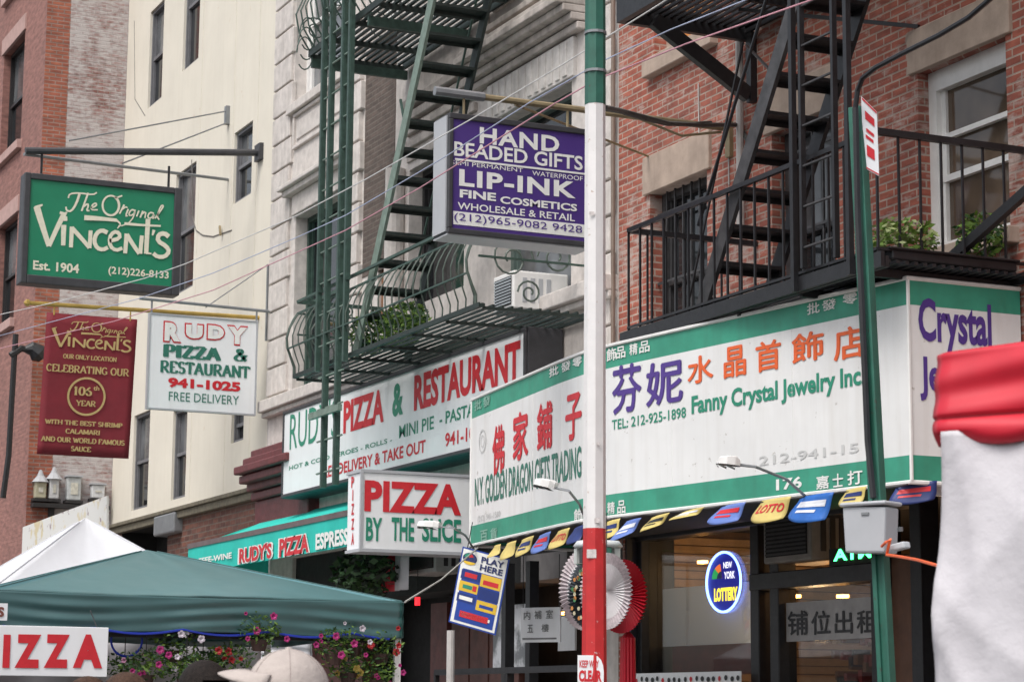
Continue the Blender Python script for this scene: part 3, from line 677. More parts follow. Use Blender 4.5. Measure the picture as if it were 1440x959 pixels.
# warm lamps inside (they show lit in the photograph)
for (px, py, Y) in ((988, 790, .6), (1118, 838, .5), (1172, 815, .6), (795, 862, .4), (1185, 838, .5), (745, 870, .6)):
    p = oY(px, py, Y); b = MB(); b.obox(p, (.05, 0, 0), (0, .03, 0), (0, 0, .014)); b.build('lamp_bulb', emit('warm_bulb', (1, .42, .1), 9), BR)
for (lx, ly, lz, e) in ((-17.9, .95, 2.85, 7), (-17.0, .8, 2.25, 10), (-15.5, 1.0, 2.75, 3.5)):     # point lights added to brighten the interior and backlight the sheet
    L_ = bpy.data.lights.new('shop_fill_light', 'POINT'); L_.energy = e; L_.color = (1, .62, .32); L_.shadow_soft_size = .08; lo = bpy.data.objects.new('shop_fill_light', L_); COL.objects.link(lo); lo.location = (lx, ly, lz)
b = MB(); fbox(b, F0, U(735, 790), U(800, 790), Z(765, 815), Z(765, 778), -.35, .02); b.build('soffit_panel', mat('soffit_grey', (.16, .15, .15), .7), BR)

# ================================================================== AWNING OF THE JEWELRY SHOP
ZT = oX(1275, 393, XB*0+oY(1437, 405).x).z; XA = oY(1437, 405).x; ZB = 3.165
_pl = [(-20.2, -.02), (-20.2, -1.12), (-18.6, -1.31), (-17.6, -1.43), (-17.05, -1.475), (-16.5, -1.44), (-14.7, -1.2), (XA, -.97), (XA, -.02)]
AW = Bent(_pl)
aw = thing('shop_awning', 'long bowed white and green awning sign with Chinese characters over the jewelry shop', 'awning', (-17, -1, ZB))
u_end = AW.cum[-1]
def strip(mb, z0, z1, off, m, face=AW):
    for i in range(len(_pl)-1):
        a, c = face.cum[i], face.cum[i+1]; e = 1e-6
        mb.poly([face.at(a+e, z0, off) if i else face.at(a, z0, off), face.at(c-e, z0, off), face.at(c-e, z1, off), face.at(a+e, z1, off)], m)
hb_ = .175
b = MB(); strip(b, ZB+hb_, ZT-hb_, 0, 0)
top = [(x, y, ZT) for x, y in _pl]; bot = [(x, y, ZB) for x, y in _pl]
b.poly([(-20.2, -.02, ZT+.0)]+top[1:-1]+[(XA, -.02, ZT)], 0)
b.build('fascia', AWN_WHITE, aw)
b = MB(); strip(b, ZB, ZB+hb_, .0, 0); b.build('green_band', AWN_GREEN, aw); b = MB(); strip(b, ZT-hb_, ZT, .0, 0); b.build('green_band', AWN_GREEN, aw)
b = MB()
for z in (ZB-.012, ZT+.012): b.tube([AW.at(min(u, u_end-1e-5), z, .004) for u in AW.cum], .016, 6)
for u in [AW.cum[1], AW.cum[-2]]: b.tube([AW.at(u-1e-4, ZB, .0), AW.at(u-1e-4, ZT, .0)], .014, 6)
b.build('edge_trim', WHITE_PAINT, aw)
for uu in (1.9+.9, 3.6, 5.4, 6.9):
    b = MB(); b.tube([AW.at(AW.cum[1]+uu-.9, ZB+hb_, .001), AW.at(AW.cum[1]+uu-.9, ZT-hb_, .001)], .004, 5); b.build('panel_seam', AWN_WHITE, aw)
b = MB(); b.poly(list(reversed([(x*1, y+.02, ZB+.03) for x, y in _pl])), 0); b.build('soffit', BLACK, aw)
b = MB(); T = lambda *a, **k: text(b, AW, *a, **k)
for ch, x0, y0, x1, y1 in (('佛', 693, 668, 710, 596), ('家', 722, 648, 743, 576), ('鋪', 756, 634, 777, 563), ('子', 796, 620, 818, 551)): T(ch, (x0, y0), (x1, y1), 0, .03)
T('N.Y. GOLDEN DRAGON GIFTS TRADING', (668, 712), (818, 626), 2, .018)
ru, rv = AW.uv(679, 620)
ring(b, AW, (ru, rv), .10, .115, 7, .006, 20); ring(b, AW, (ru, rv), .05, .06, 7, .006, 16)
T('芬', (862, 583), (902, 509), 3, .022); T('妮', (910, 572), (960, 503), 3, .022)
for ch, x0, y0, x1, y1 in (('水', 968, 541, 1003, 497), ('晶', 1019, 532, 1049, 484), ('首', 1064, 524, 1098, 476), ('飾', 1115, 512, 1158, 463), ('店', 1174, 508, 1215, 456)): T(ch, (x0, y0), (x1, y1), 4, .022)
T('TEL: 212-925-1898', (861, 605), (965, 572), 1, .012); T('Fanny Crystal Jewelry Inc.', (973, 590), (1216, 512), 1, .03)
T('212-941-15', (1068, 655), (1208, 622), 7, .012)
T('Crystal', (1292, 497), (1393, 428), 3, .03); T('Jewelry', (1294, 563), (1402, 510), 3, .03)
T('176', (1092, 690), (1128, 669), 5, .03)
for ch, x0, y0, x1, y1 in (('嘉', 1149, 688, 1166, 668), ('士', 1172, 685, 1186, 665), ('打', 1193, 682, 1213, 660), ('精', 855, 723, 865, 705), ('品', 869, 722, 880, 703),
        ('飾', 808, 735, 820, 714), ('百', 676, 762, 686, 744), ('貨', 690, 759, 700, 741), ('飾', 854, 509, 867, 488), ('品', 867, 505, 880, 486), ('精', 886, 500, 897, 482), ('品', 900, 497, 914, 478),
        ('批', 1136, 443, 1153, 424), ('發', 1157, 438, 1176, 419), ('零', 1186, 430, 1206, 411), ('售', 1211, 424, 1231, 406), ('批', 668, 578, 678, 560), ('發', 680, 573, 690, 555), ('批', 773, 531, 786, 512), ('發', 790, 524, 803, 506), ('零', 806, 518, 819, 500)):
    T(ch, (x0, y0), (x1, y1), 5 if x0 > 700 else 6, .02)
T('(212) 941-1560', (672, 737), (704, 717), 7, .01)
b.build('lettering', [INK_RED, INK_GREEN, INK_DKGREEN, INK_PURPLE, INK_ORANGE, INK_WHITE, mat('faded_green_white', (.25, .45, .36), .5), INK_FADED], aw)

# ---- pennant string under the awning
zp = ZB-.03
b = MB(); b.tube([AW.at(min(max(u, AW.cum[1]), AW.cum[-2]-.01), zp-.01*math.sin(u*9)**2, .03) for u in [AW.cum[1]+(AW.cum[-2]-AW.cum[1])*i/70 for i in range(71)]], .006, 5)
tag(b.build('pennant_string', INK_BLACK), 'thin dark string carrying the lottery pennants under the awning edge', 'string')
PBLUE = mat('pennant_pale_blue', (.16, .25, .62), .55, var=.1, transl=.2); PYEL = mat('pennant_pale_yellow', (.72, .58, .20), .55, var=.12, transl=.2); PDK = mat('pennant_navy', (.015, .03, .14), .55); PBR = mat('pennant_bright_blue', (.03, .16, .55), .5, transl=.15)
PW = mat('pennant_white', (.68, .69, .74), .5)
pens = [  # TL, TR, BR, BL, body, print colour, label
 ((699, 768), (711, 765), (711, 783), (698, 787), PYEL, None, 'small yellow pennant at the far left end of the string above the blue poster'),
 ((717, 764), (733, 760), (731, 786), (714, 790), PYEL, None, 'round tipped yellow pennant just right of the blue lottery poster'),
 ((738, 759), (758, 753), (752, 781), (736, 786), PYEL, PDK, 'yellow pennant with dark print and a blue tip beside the round tipped one'),
 ((763, 753), (782, 747), (777, 777), (757, 781), PBLUE, INK_RED, 'pale blue pennant with red print left of the white paper fan'),
 ((789, 747), (809, 742), (802, 771), (782, 775), PYEL, INK_RED, 'yellow pennant with red print just above the white saucer lamp'),
 ((812, 743), (828, 738), (826, 764), (808, 768), PDK, None, 'navy pennant touching the left edge of the striped pole'),
 ((856, 734), (879, 729), (876, 757), (857, 762), PYEL, PDK, 'dull yellow pennant touching the right edge of the striped pole'),
 ((885, 733), (909, 728), (897, 755), (866, 767), PBLUE, PW, 'pale blue slanted pennant above the red paper fan'),
 ((920, 728), (949, 721), (937, 743), (911, 752), PYEL, INK_BLACK, 'yellow rounded pennant left of the neon oval sign'),
 ((964, 720), (998, 713), (988, 727), (950, 735), PYEL, PW, 'blown flat pale yellow pennant, its tip lifted by the wind'),
 ((1019, 712), (1056, 706), (1047, 737), (1004, 740), PBLUE, INK_RED, 'lilac blue pennant with red band straight above the neon oval'),
 ((1075, 704), (1120, 698), (1112, 735), (1067, 738), PYEL, INK_RED, 'pale yellow pennant with big red print above the air conditioner'),
 ((1130, 699), (1180, 692), (1171, 737), (1119, 735), PBR, PW, 'bright blue pennant with white print left of the grey box'),
 ((1194, 689), (1226, 684), (1222, 712), (1192, 716), PYEL, PDK, 'yellow pennant behind the green post above the grey box'),
 ((1264, 684), (1316, 676), (1316, 708), (1264, 713), PDK, INK_RED, 'navy pennant right of the green post near the red tent'),
]
def pennant(tl, tr, br, bl, body, pr, label):
    P = [AW.pt(*q, .035) for q in (tl, tr, br, bl)]
    P[2] = P[2]+V((0, -.05, 0)); P[3] = P[3]+V((0, -.05, 0))
    bow = random.uniform(.015, .04)
    def fn(u, v, off=0.0):
        t = P[3].lerp(P[2], u).lerp(P[0].lerp(P[1], u), v)
        if v < .3: t = t+(P[0]-P[3])*(.16*(1-v/.3)*(2*u-1)**2)
        return t+V((0.1, -1, 0))*(bow*math.sin(math.pi*u)*(1-.6*v)+off+.012*math.sin(5*v+3*u))
    root = thing('lottery_pennant', label, 'pennant', (P[0]+P[1])/2, 'pennants under the awning')
    b = MB(); b.grid(fn, 8, 8); b.build('cloth', body, root, smooth=True, thick=.003)
    if pr:
        b = MB()
        g = text2d('LOTTO', .03) if pr is INK_RED and body is PYEL else None
        if g: b.add([fn(.1+.8*x, .42+.36*y, .006) for x, y in g[0]], g[1])
        else:
            for (u0, u1, v0, v1) in ((.12, .88, .56, .78), (.2, .7, .36, .46)): b.grid(lambda u, v: fn(u0+(u1-u0)*u, v0+(v1-v0)*v, .006), 4, 2)
        b.build('print', pr, root)
    return root
for p in pens: pennant(*p)

# ================================================================== HANGING SIGNS
# ---- Vincent's
XV = oY(370, 213).x; FV = faceX(XV)
vu0, vz1 = FV.uv(35, 240); vu1, _z = FV.uv(256, 268); _u, vz0 = FV.uv(36, 398)
vz1 = (vz1+_z)/2
sg = thing('hanging_sign', 'big green double faced sign with white script hung from a dark bar', 'sign', FV.at((vu0+vu1)/2, vz0, -.12))
b = MB(); fbox(b, FV, vu0, vu1, vz0, vz1, -.26, -.02); fw = .085
fbox(b, FV, vu0, vu0+fw, vz0, vz1, -.02, .03); fbox(b, FV, vu1-fw*1.3, vu1, vz0, vz1, -.02, .03); fbox(b, FV, vu0+fw, vu1-fw*1.3, vz0, vz0+fw*1.4, -.02, .03); fbox(b, FV, vu0+fw, vu1-fw*1.3, vz1-fw, vz1, -.02, .03)
b.build('case', SIGN_CASE, sg, bevel=.012)
b = MB(); fbox(b, FV, vu0+fw, vu1-fw*1.3, vz0+fw*1.4, vz1-fw, -.02, .004); b.build('sign_panel', SIGN_GREEN, sg)
VINC = [([(185, 255), (215, 355), (247, 455)], 34, 24), ([(247, 455), (285, 370), (325, 288)], 22, 26), ([(302, 285), (328, 292), (338, 284)], 14, 10), ([(175, 262), (205, 250), (215, 246)], 16, 8), ([(322, 348), (319, 452)], 26, 22), ([(328, 305), (329, 328)], 24, 22),
 ([(363, 357), (358, 462)], 22, 20), ([(362, 362), (408, 412), (452, 464)], 22, 20), ([(458, 376), (452, 466)], 20, 20),
 ([(543, 388), (515, 374), (487, 390), (474, 430), (490, 466), (520, 474), (545, 462)], 22, 20),
 ([(553, 430), (606, 416), (602, 388), (575, 382), (552, 412), (556, 456), (585, 478), (618, 466)], 20, 18),
 ([(640, 392), (632, 492)], 22, 20), ([(640, 396), (672, 448), (704, 494)], 22, 20), ([(717, 402), (708, 494)], 20, 20),
 ([(748, 318), (743, 400), (738, 494)], 24, 22), ([(738, 490), (765, 494)], 12, 8), ([(778, 374), (770, 402)], 16, 8),
 ([(853, 408), (830, 390), (800, 398), (796, 430), (840, 456), (856, 484), (832, 510), (795, 510), (774, 492)], 24, 20),
 ([(425, 312), (500, 316), (590, 325)], 26, 16), ([(585, 322), (612, 346), (592, 366)], 10, 6), ([(628, 342), (720, 350), (812, 354)], 14, 9)]
ORIG = [([(345, 212), (352, 190), (400, 186), (470, 196), (490, 184)], 8, 8), ([(402, 192), (386, 240), (360, 280), (336, 276), (333, 256)], 13, 8),
 ([(446, 186), (412, 278)], 10, 9), ([(420, 258), (444, 238), (446, 256), (436, 276), (452, 276)], 9, 8), ([(458, 262), (488, 252), (486, 236), (466, 246), (458, 272), (494, 272)], 9, 7),
 (arc(560, 250, 42, 50, -60, 310, 22)+[(618, 200)], 13, 8), ([(628, 246), (604, 292)], 10, 8), ([(614, 272), (636, 256), (644, 262)], 8, 7), ([(648, 268), (634, 304), (646, 302)], 9, 7),
 ([(686, 276), (662, 270), (648, 300), (670, 300), (688, 272), (664, 330), (622, 352), (598, 352)], 8, 6), ([(702, 276), (690, 306)], 8, 7), ([(722, 278), (708, 312)], 9, 8), ([(714, 296), (738, 278), (732, 314)], 8, 7),
 ([(778, 290), (756, 284), (744, 310), (764, 316), (782, 288), (772, 318)], 8, 7), ([(782, 316), (822, 262), (826, 248), (812, 252), (792, 306), (804, 322)], 8, 7)]
b = MB(); cvV = lambda x, y: FV.uv(x/3.6, 220+y/3.6)
kx = (FV.uv(200, 330)[0]-FV.uv(100, 330)[0])/360
# widths are in drawing units: work on a face scaled in drawing units, so convert points after widening
strokes(b, FV, VINC, cvV, 0, .008); strokes(b, FV, ORIG, cvV, 0, .008)
textL(b, FV, 'Est. 1904', 46, 379.5, 366, 111, 0, .03, .008); textL(b, FV, '(212)226-8133', 152, 388, 374.5, 237, 0, .02, .008)
b.build('lettering', INK_CREAM, sg)
bar0 = FV.pt(38, 210, -.1); bar1 = FV.pt(370, 213, -.1); bar1.y = 0
b = MB(); b.tube([bar0, bar1], .05, 10); b.obox(bar1+V((0, -.03, 0)), (.12, 0, 0), (0, .03, 0), (0, 0, .12)); b.build('hanging_bar', SIGN_CASE, sg)
for px in (60, 240):
    b = MB(); q = FV.pt(px, 250, -.1); b.tube([(q.x, q.y, vz1-.02), (q.x, q.y, bar0.z)], .018, 6); b.build('hanger', BLACK_METAL, sg)
b = MB(); q0 = FV.pt(36, 215, -.1); q1 = oY(321, 253); b.tube([q0, q1], .024, 7)
b.tube([FV.pt(100, 196, -.1), oY(322, 156)], .012, 5); b.tube([FV.pt(175, 228, -.1), oY(322, 172)], .012, 5); q = oY(322, 163); b.obox(q, (.05, 0, 0), (0, .06, 0), (0, 0, .14))
b.build('guy_rod', GREY_METAL, sg)

# ---- maroon banner on a brass pole
FMx = XV+.02
fm0 = faceX(FMx); pTL, pTR, pBL, pBR = (fm0.pt(*q) for q in ((66, 439), (195, 450), (52, 638), (181, 645)))
FM = Face(pBL, pBR-pBL, pTL-pBL)
bn = thing('cloth_banner', 'maroon vertical banner with gold lettering and a ring hung from a brass pole', 'banner', pBL)
bw_ = (pBR-pBL).length; bh_ = (pTL-pBL).length
b = MB(); b.grid(lambda u, v: FM.at(u*bw_, v*bh_, -.012+.006*math.sin(7*u+2*v)), 14, 14); b.build('cloth', MAROON, bn, smooth=True, thick=.004)
b = MB(); mp = lambda x, y: FM.uv((270+(x-185)*(660-270)/670)/3.6, 440+(75+(y-250)*(122/260))/3.6)
strokes(b, FM, [(p, w0*.9, w1*.9) for p, w0, w1 in VINC], mp, 0, .006); strokes(b, FM, ORIG, mp, 0, .006)
CP = lambda x, y: (x/3.6, 440+y/3.6)
SL = lambda t, xl, yb, yt, xr, **k: serifL(b, FM, t, xl/3.6, 440+yb/3.6, 440+yt/3.6, xr/3.6, 0, .006, **k)
SL('OUR ONLY LOCATION', 318, 230, 206, 590, thick=.13, thin=.07); SL('CELEBRATING OUR', 232, 294, 255, 655, thick=.12, thin=.06)
c0_ = FM.uv(*CP(437, 423)); rr = abs(FM.uv(*CP(437, 325))[1]-c0_[1]); ring(b, FM, c0_, rr*.89, rr, 0, .006)
SL('106', 372, 416, 370, 465, thick=.13, thin=.05); textL(b, FM, 'th', 472/3.6, 440+392/3.6, 440+369/3.6, 502/3.6, 0, .02, .006); SL('YEAR', 382, 470, 440, 485, thick=.13, thin=.06)
SL('WITH THE BEST SHRIMP', 225, 560, 535, 620, thick=.14, thin=.07); SL('CALAMARI', 330, 610, 584, 505, thick=.14, thin=.07)
SL('AND OUR WORLD FAMOUS', 205, 648, 621, 632, thick=.14, thin=.07); SL('SAUCE', 358, 699, 673, 460, thick=.14, thin=.07)
b.build('lettering', INK_GOLD, bn)
b = MB(); q0 = fm0.pt(41, 426, -.01); q1 = fm0.pt(212, 437, -.01); q2 = q1+(q1-q0)*((0-q1.y)/(q1.y-q0.y)); b.tube([q0, q2], .03, 8)
b.tube([q0+V((0, -.07, 0)), q0+V((0, -.04, 0)), q0, q0+V((0, .02, 0))], [.01, .05, .05, .02], 8)
for t in (.08, .92):
    q = FM.at(bw_*t, bh_, -.01); qq = q0+(q1-q0)*((q.y-q0.y)/(q1.y-q0.y)); b.tube([q+V((0, 0, -.03)), qq], .012, 5)
b.build('brass_pole', GOLD_METAL, bn)

# ---- small hanging pizza restaurant sign
XQ = oY(384, 434).x; FR = faceX(XQ)
a0, z1a = FR.uv(212, 443); a1, z1b = FR.uv(361, 452); _, z0a = FR.uv(211, 573); z1 = (z1a+z1b)/2
sg = thing('hanging_sign', 'small white square sign with red and green restaurant lettering beside the maroon banner', 'sign', FR.at((a0+a1)/2, z0a))
b = MB(); fbox(b, FR, a0, a1, z0a, z1, -.06, 0); b.build('sign_panel', WHITE_SIGN, sg, bevel=.006)
b = MB(); e = .02
for q in ((a0-e, a1+e, z0a-e, z0a), (a0-e, a1+e, z1, z1+e), (a0-e, a0, z0a, z1), (a1, a1+e, z0a, z1)): fbox(b, FR, *q, -.07, .01)
b.build('frame', PLASTIC_GREY, sg)
b = MB()
# RUDY in outlined block letters on an arc-like line
for ch, x0, y0, x1, y1 in (('R', 229, 481, 256, 453), ('U', 259, 477, 287, 456), ('D', 290, 478, 317, 457), ('Y', 318, 485, 349, 459)):
    text(b, FR, ch, (x0, y0), (x1, y1), 0, .09, .005); 
    text(b, FR, ch, (x0+1.9, y0-1.9), (x1-1.9, y1+1.9), 2, .07, .009)
serifL(b, FR, 'PIZZA', 229, 502.5, 483, 311, 1, .005, thick=.2, thin=.07); serifL(b, FR, '&', 328, 508, 490, 348, 1, .005, thick=.16, thin=.06)
serifL(b, FR, 'RESTAURANT', 225, 524, 506, 352, 1, .005, thick=.16, thin=.06, gap=.2)
textL(b, FR, '941-1025', 236, 544.5, 530.5, 338, 0, .05, .005); textL(b, FR, 'FREE DELIVERY', 237, 563, 550.5, 336, 1, .0, .005)
b.build('lettering', [INK_RED, INK_DKGREEN, INK_WHITE], sg)
b = MB(); q0 = FR.pt(197, 419, -.03); q1 = FR.pt(384, 438, -.03); q1.y = 0; b.tube([q0, q1], .022, 8)
for px in (214, 362): 
    q = FR.pt(px, 440, -.03); b.tube([(q.x, q.y, z1), (q.x, q.y, q0.z+(q1.z-q0.z)*((q.y-q0.y)/(q1.y-q0.y)))], .014, 6)
q = oY(377, 372, -.04); b.tube([q, V((q.x, -.04, Z(377, 480)))], .02, 6); b.tube([FR.pt(290, 432, -.03), oY(377, 372, -.03)], .008, 5)
b.build('hanging_bar', GREY_METAL, sg)

# ---- purple sign
XP = oY(1040, 180).x; FP = faceX(XP)
a0, z1a = FP.uv(631, 158); a1, z1b = FP.uv(831, 184); _, z0a = FP.uv(629, 328); z1 = (z1a+z1b)/2
sg = thing('hanging_sign', 'purple box sign with white gift shop lettering hanging behind the striped pole', 'sign', FP.at((a0+a1)/2, z0a))
b = MB(); fbox(b, FP, a0, a1, z0a, z1, -.30, -.015); e = .03
for q in ((a0-.0, a1, z0a, z0a+.045), (a0, a1, z1-.05, z1), (a0, a0+.04, z0a+.045, z1-.05), (a1-.04, a1, z0a+.045, z1-.05)): fbox(b, FP, *q, -.015, .02)
b.build('case', SIGN_CASE, sg, bevel=.008)
b = MB(); b.box((XP-.29, a0-.012, z0a+.02), (XP-.02, a0, z1-.02)); b.box((XP-.3, a0, z0a-.012), (XP, a1, z0a)); b.build('case_side', PLASTIC_GREY, sg)
b = MB(); fbox(b, FP, a0+.04, a1-.04, z0a+.045, z1-.05, -.015, .004); b.build('sign_panel', PURPLE, sg)
b = MB(); C1 = lambda x, y: (380+x/3.6, y/3.6); C2 = lambda x, y: (380+x/3.6, 220+y/3.6)
textL(b, FP, 'HAND', 674, 202, 179, 786, 0, .03, .008, 1.1); textL(b, FP, 'BEADED GIFTS', 638, 219.5, 199, 819, 0, .02, .008)
u0r, u1r = a0+.06, a1-.06
for pya, pyb, hh in ((165, 0, .006), (223.5, 0, .008)):
    _, zz = FP.uv(634, pya); b.cuts.append((len(b.v), len(b.f))); fbox(b, FP, u0r, u1r, zz-hh, zz+hh, .005, .009)
textL(b, FP, 'SEMI PERMANENT', 634, 231.5, 225.5, 735, 0, .0, .008); textL(b, FP, 'WATERPROOF', 748, 247, 240.5, 819, 0, .0, .008)
textL(b, FP, 'LIP-INK', 645, 261.5, 238, 809, 0, .035, .008, 1.12)
textL(b, FP, 'FINE', 646, 278, 266.5, 697, 0, .035, .008); textL(b, FP, 'COSMETICS', 703, 286.5, 276, 811, 0, .03, .008)
textL(b, FP, 'WHOLESALE & RETAIL', 643, 294.5, 284.5, 808, 0, .012, .008)
_, zb0 = FP.uv(632, 315); _, zb1 = FP.uv(632, 296.5); b.cuts.append((len(b.v), len(b.f))); fbox(b, FP, a0+.05, a1-.05, zb0, zb1, .004, .007)
textL(b, FP, '(212)965-9082 9428', 638, 313, 299.5, 818, 1, .0, .011)
b.build('lettering', [INK_WHITE, INK_PURPLE], sg)
q0 = FP.pt(621, 122, -.15); q1 = V((q0.x, 0, q0.z))
b = MB(); b.tube([q0, q0+V((0, .45, 0))], .04, 8, 1); b.tube([q0+V((0, .45, 0)), q1], .028, 8, 0); b.tube([q1+V((0, -.9, -.02)), q1+V((0, -.5, -.12)), q1+V((0, -.1, -.04))], .012, 6, 0); b.obox(q1+V((0, -.02, -.1)), (.04, 0, 0), (0, .02, 0), (0, 0, .16), 0)
for uu in (a0+.2, a1-.15): b.tube([FP.at(uu, z1, -.15), V((q0.x, FP.at(uu, z1).y, q0.z))], .012, 6, 0)
b.tube([FP.pt(735, 142, -.15), oY(914, 221)], .012, 6, 0)
b.build('hanging_bar', [RUST_PIPE, GREY_METAL], sg)

# ---- long wall sign of the pizzeria
FB = faceY(-.42)
a0, z1a = FB.uv(401, 583); a1, z1b = FB.uv(738, 467); _, z0a = FB.uv(402, 697); _, z0b = FB.uv(660, 627); z1 = (z1a+z1b)/2; z0 = (z0a+z0b)/2
sg = thing('wall_sign', 'long white lightbox sign with red and green restaurant lettering under the green balcony', 'sign', FB.at((a0+a1)/2, z0))
b = MB(); fbox(b, FB, a0-.06, a1+.06, z0-.05, z1+.05, -.4, -.01); e = .045
for q in ((a0-e, a1+e, z0-e, z0), (a0-e, a1+e, z1, z1+e), (a0-e, a0, z0, z1), (a1, a1+e, z0, z1)): fbox(b, FB, *q, -.01, .02)
b.build('case', SIGN_CASE, sg, bevel=.008)
b = MB(); fbox(b, FB, a0, a1, z0, z1, -.01, .004); b.build('sign_panel', WHITE_SIGN, sg)
b = MB(); C3 = lambda x, y: (380+x/3.6, 440+y/3.6)
T = lambda s, bl, tr, m, bold=.03: text(b, FB, s, bl, tr, m, bold, .008)
T("RUDY'S", C3(100, 695), C3(345, 425), 1, .0); T('PIZZA', C3(372, 612), C3(580, 380), 0, .04); T('&', C3(620, 530), C3(678, 345), 1, .04); T('RESTAURANT', C3(730, 500), C3(1270, 135), 0, .04)
T('HOT & COLD HEROES - ROLLS -', C3(98, 797), C3(620, 628), 1, .012); T('MINI PIE', C3(655, 635), C3(832, 520), 1, .012); T('- PASTA', C3(860, 570), C3(1035, 455), 1, .02)
T('FREE DELIVERY & TAKE OUT', C3(255, 842), C3(790, 640), 0, .022); T('941-1025', C3(888, 680), C3(1090, 555), 0, .022)
b.build('lettering', [INK_RED, INK_GREEN], sg)

# ---- pizza by the slice box
XZ = -21.0; FZ = faceX(XZ)
a0, z1a = FZ.uv(509, 664); a1, z1b = FZ.uv(672, 672); _, z0a = FZ.uv(510, 771); z1 = (z1a+z1b)/2
sg = thing('box_sign', 'white box sign reading pizza by the slice with a vertical word on its narrow side', 'sign', FZ.at((a0+a1)/2, z0a))
xw = oY(489, 700, a0).x
b = MB(); b.box((xw, a0, z0a), (XZ, a1, z1)); b.build('box', WHITE_SIGN, sg, bevel=.006)
b = MB(); e = .03
for z in (z0a-e, z1): b.box((xw-.01, a0-.015, z), (XZ+.012, a1, z+e))
b.box((XZ-.02, a0-.012, z0a), (XZ+.012, a0+.016, z1))
b.build('edge_trim', PLASTIC_GREY, sg)
b = MB(); textL(b, FZ, 'PIZZA', 512, 718.5, 674.5, 648, 0, .045, .006, 1.06); textL(b, FZ, 'BY', 514, 760, 727, 537, 1, .03, .006); textL(b, FZ, 'THE', 550, 760, 727, 582, 1, .03, .006); textL(b, FZ, 'SLICE', 593, 761, 728, 648, 1, .03, .006)
fs_ = faceY(a0)
for ch, y0, y1 in (('P', 686, 671), ('I', 704, 690), ('Z', 724, 709), ('Z', 745, 730), ('A', 766, 750)):
    text(b, fs_, ch, (494.5 if ch != 'I' else 496, y0), (498.5 if ch != 'I' else 497.4, y1-1.5), 0, .03, .006)
b.build('lettering', [INK_RED, INK_GREEN], sg)
b = MB(); b.bar((XZ-.25, a1-.05, z1-.1), (XZ-.25, 0, z1-.1), .05, .05); b.build('wall_bracket', BLACK_METAL, sg); b = MB(); b.bar((XZ-.25, a1-.05, z0a+.1), (XZ-.25, 0, z0a+.1), .05, .05); b.build('wall_bracket', BLACK_METAL, sg)

# ================================================================== FIRE ESCAPES
def slats(mb, x0, x1, y0, y1, z, m=0, step=.075, w_=.032, cross=.9, bh=.06, edge=.05):
    """flat bars along the street with beams across"""
    y = y0
    while y < y1: mb.box((x0, y, z-.012), (x1, y+w_, z+.012), m); y += step
    x = x0
    while x <= x1+.01: mb.box((x-.02, y0+.006, z-.014-bh), (x+.02, y1-.006, z-.014), m); x += min(cross, x1-x0)
    for y in (y0-.015, y1): mb.box((x0-.02, y-.01, z-edge), (x1+.02, y+.02, z+edge*.6), m)
def stair(root, name, mt, mt_s, p0, p1, width, n):
    """p0 bottom, p1 top of the outer stringer; width into +Y"""
    p0, p1 = V(p0), V(p1); wv = V((0, width, 0))
    b = MB(); b.bar(p0, p1, .035, .15, up=(0, 0, 1)); b.build('stringer', mt_s, root)
    b = MB(); b.bar(p0+wv, p1+wv, .035, .15); b.build('stringer', mt, root)
    for i in range(n):
        b = MB(); q = p0.lerp(p1, (i+.5)/n); b.box((q.x-.10, q.y+.015, q.z-.014), (q.x+.10, q.y+width-.015, q.z+.014)); b.box((q.x-.10, q.y+.015, q.z-.05), (q.x-.085, q.y+width-.015, q.z-.0145))
        b.build('stair_tread', mt, root)
# ---- black one on the brick building
YO = -1.25
fe = thing('fire_escape', 'black iron fire escape with steep stair and drop ladder on the red brick building', 'fire escape', (-14.5, YO, zf))
xa = oY(884, 327, YO).x; xb = oY(1232, 178, YO).x; zr = oY(1000, 278, YO).z; za = zf
b = MB(); slats(b, xa, xb+.1, YO, -.06, za); b.box((xa-.05, YO-.06, ZT0_+.03), (xb+.12, YO-.03, za+.06)); b.build('platform', BLACK_METAL, fe)
def railing(root, name, mt, x0, x1, Y, z0, z1, ends, step=.15, r=.011):
    b = MB(); b.bar((x0, Y, z1), (x1, Y, z1), .036, .036); b.bar((x0, Y, z0+.1), (x1, Y, z0+.1), .035, .02)
    n = int((x1-x0)/step)
    for i in range(n+1): x = x0+(x1-x0)*i/n; b.bar((x, Y, z0), (x, Y, z1-.02), r*1.5, r*1.5)
    for x in ends:
        b.bar((x, Y, z1), (x, -.01, z1), .045, .045); b.bar((x, Y, z0+.1), (x, -.01, z0+.1), .035, .02)
        m_ = int(abs(Y)/.16)
        for i in range(1, m_): y = Y*i/m_; b.bar((x, y, z0), (x, y, z1-.02), r*1.4, r*1.4)
    b.build(name, mt, root)
railing(fe, 'railing', BLACK_METAL, xa, xb, YO, za, zr, (xa, xb), .2)
zu = oX(905, 28, oY(1055, 52).x).z; xu0 = oY(1055, 52).x
b = MB(); slats(b, xu0, XR-1, YO-.02, -.06, zu+.05); b.box((xu0-.02, YO-.06, zu-.06), (XR-1, YO+.0, zu+.22)); b.box((xu0-.03, YO, zu-.06), (xu0+.03, -.02, zu+.12)); b.build('platform', BLACK_METAL, fe)
xk = oY(1062, 140).x; 
b = MB(); b.bar((xk, YO+.25, zu-.02), (xk, -.07, Z(1062, 136)), .07, .13); b.bar((xk, -.035, Z(1062, 145)), (xk, -.035, zu), .08, .06)
b.build('bracket', BLACK_METAL, fe)
railing(fe, 'railing', BLACK_METAL, xu0, XR-1, YO, zu+.1, zu+1.05, (xu0,), .2)
pt = oY(1112, 25, YO+.06); pb = oY(985, 440, YO+.06); dz = (zu+.05-pb.z)/(pt.z-pb.z)
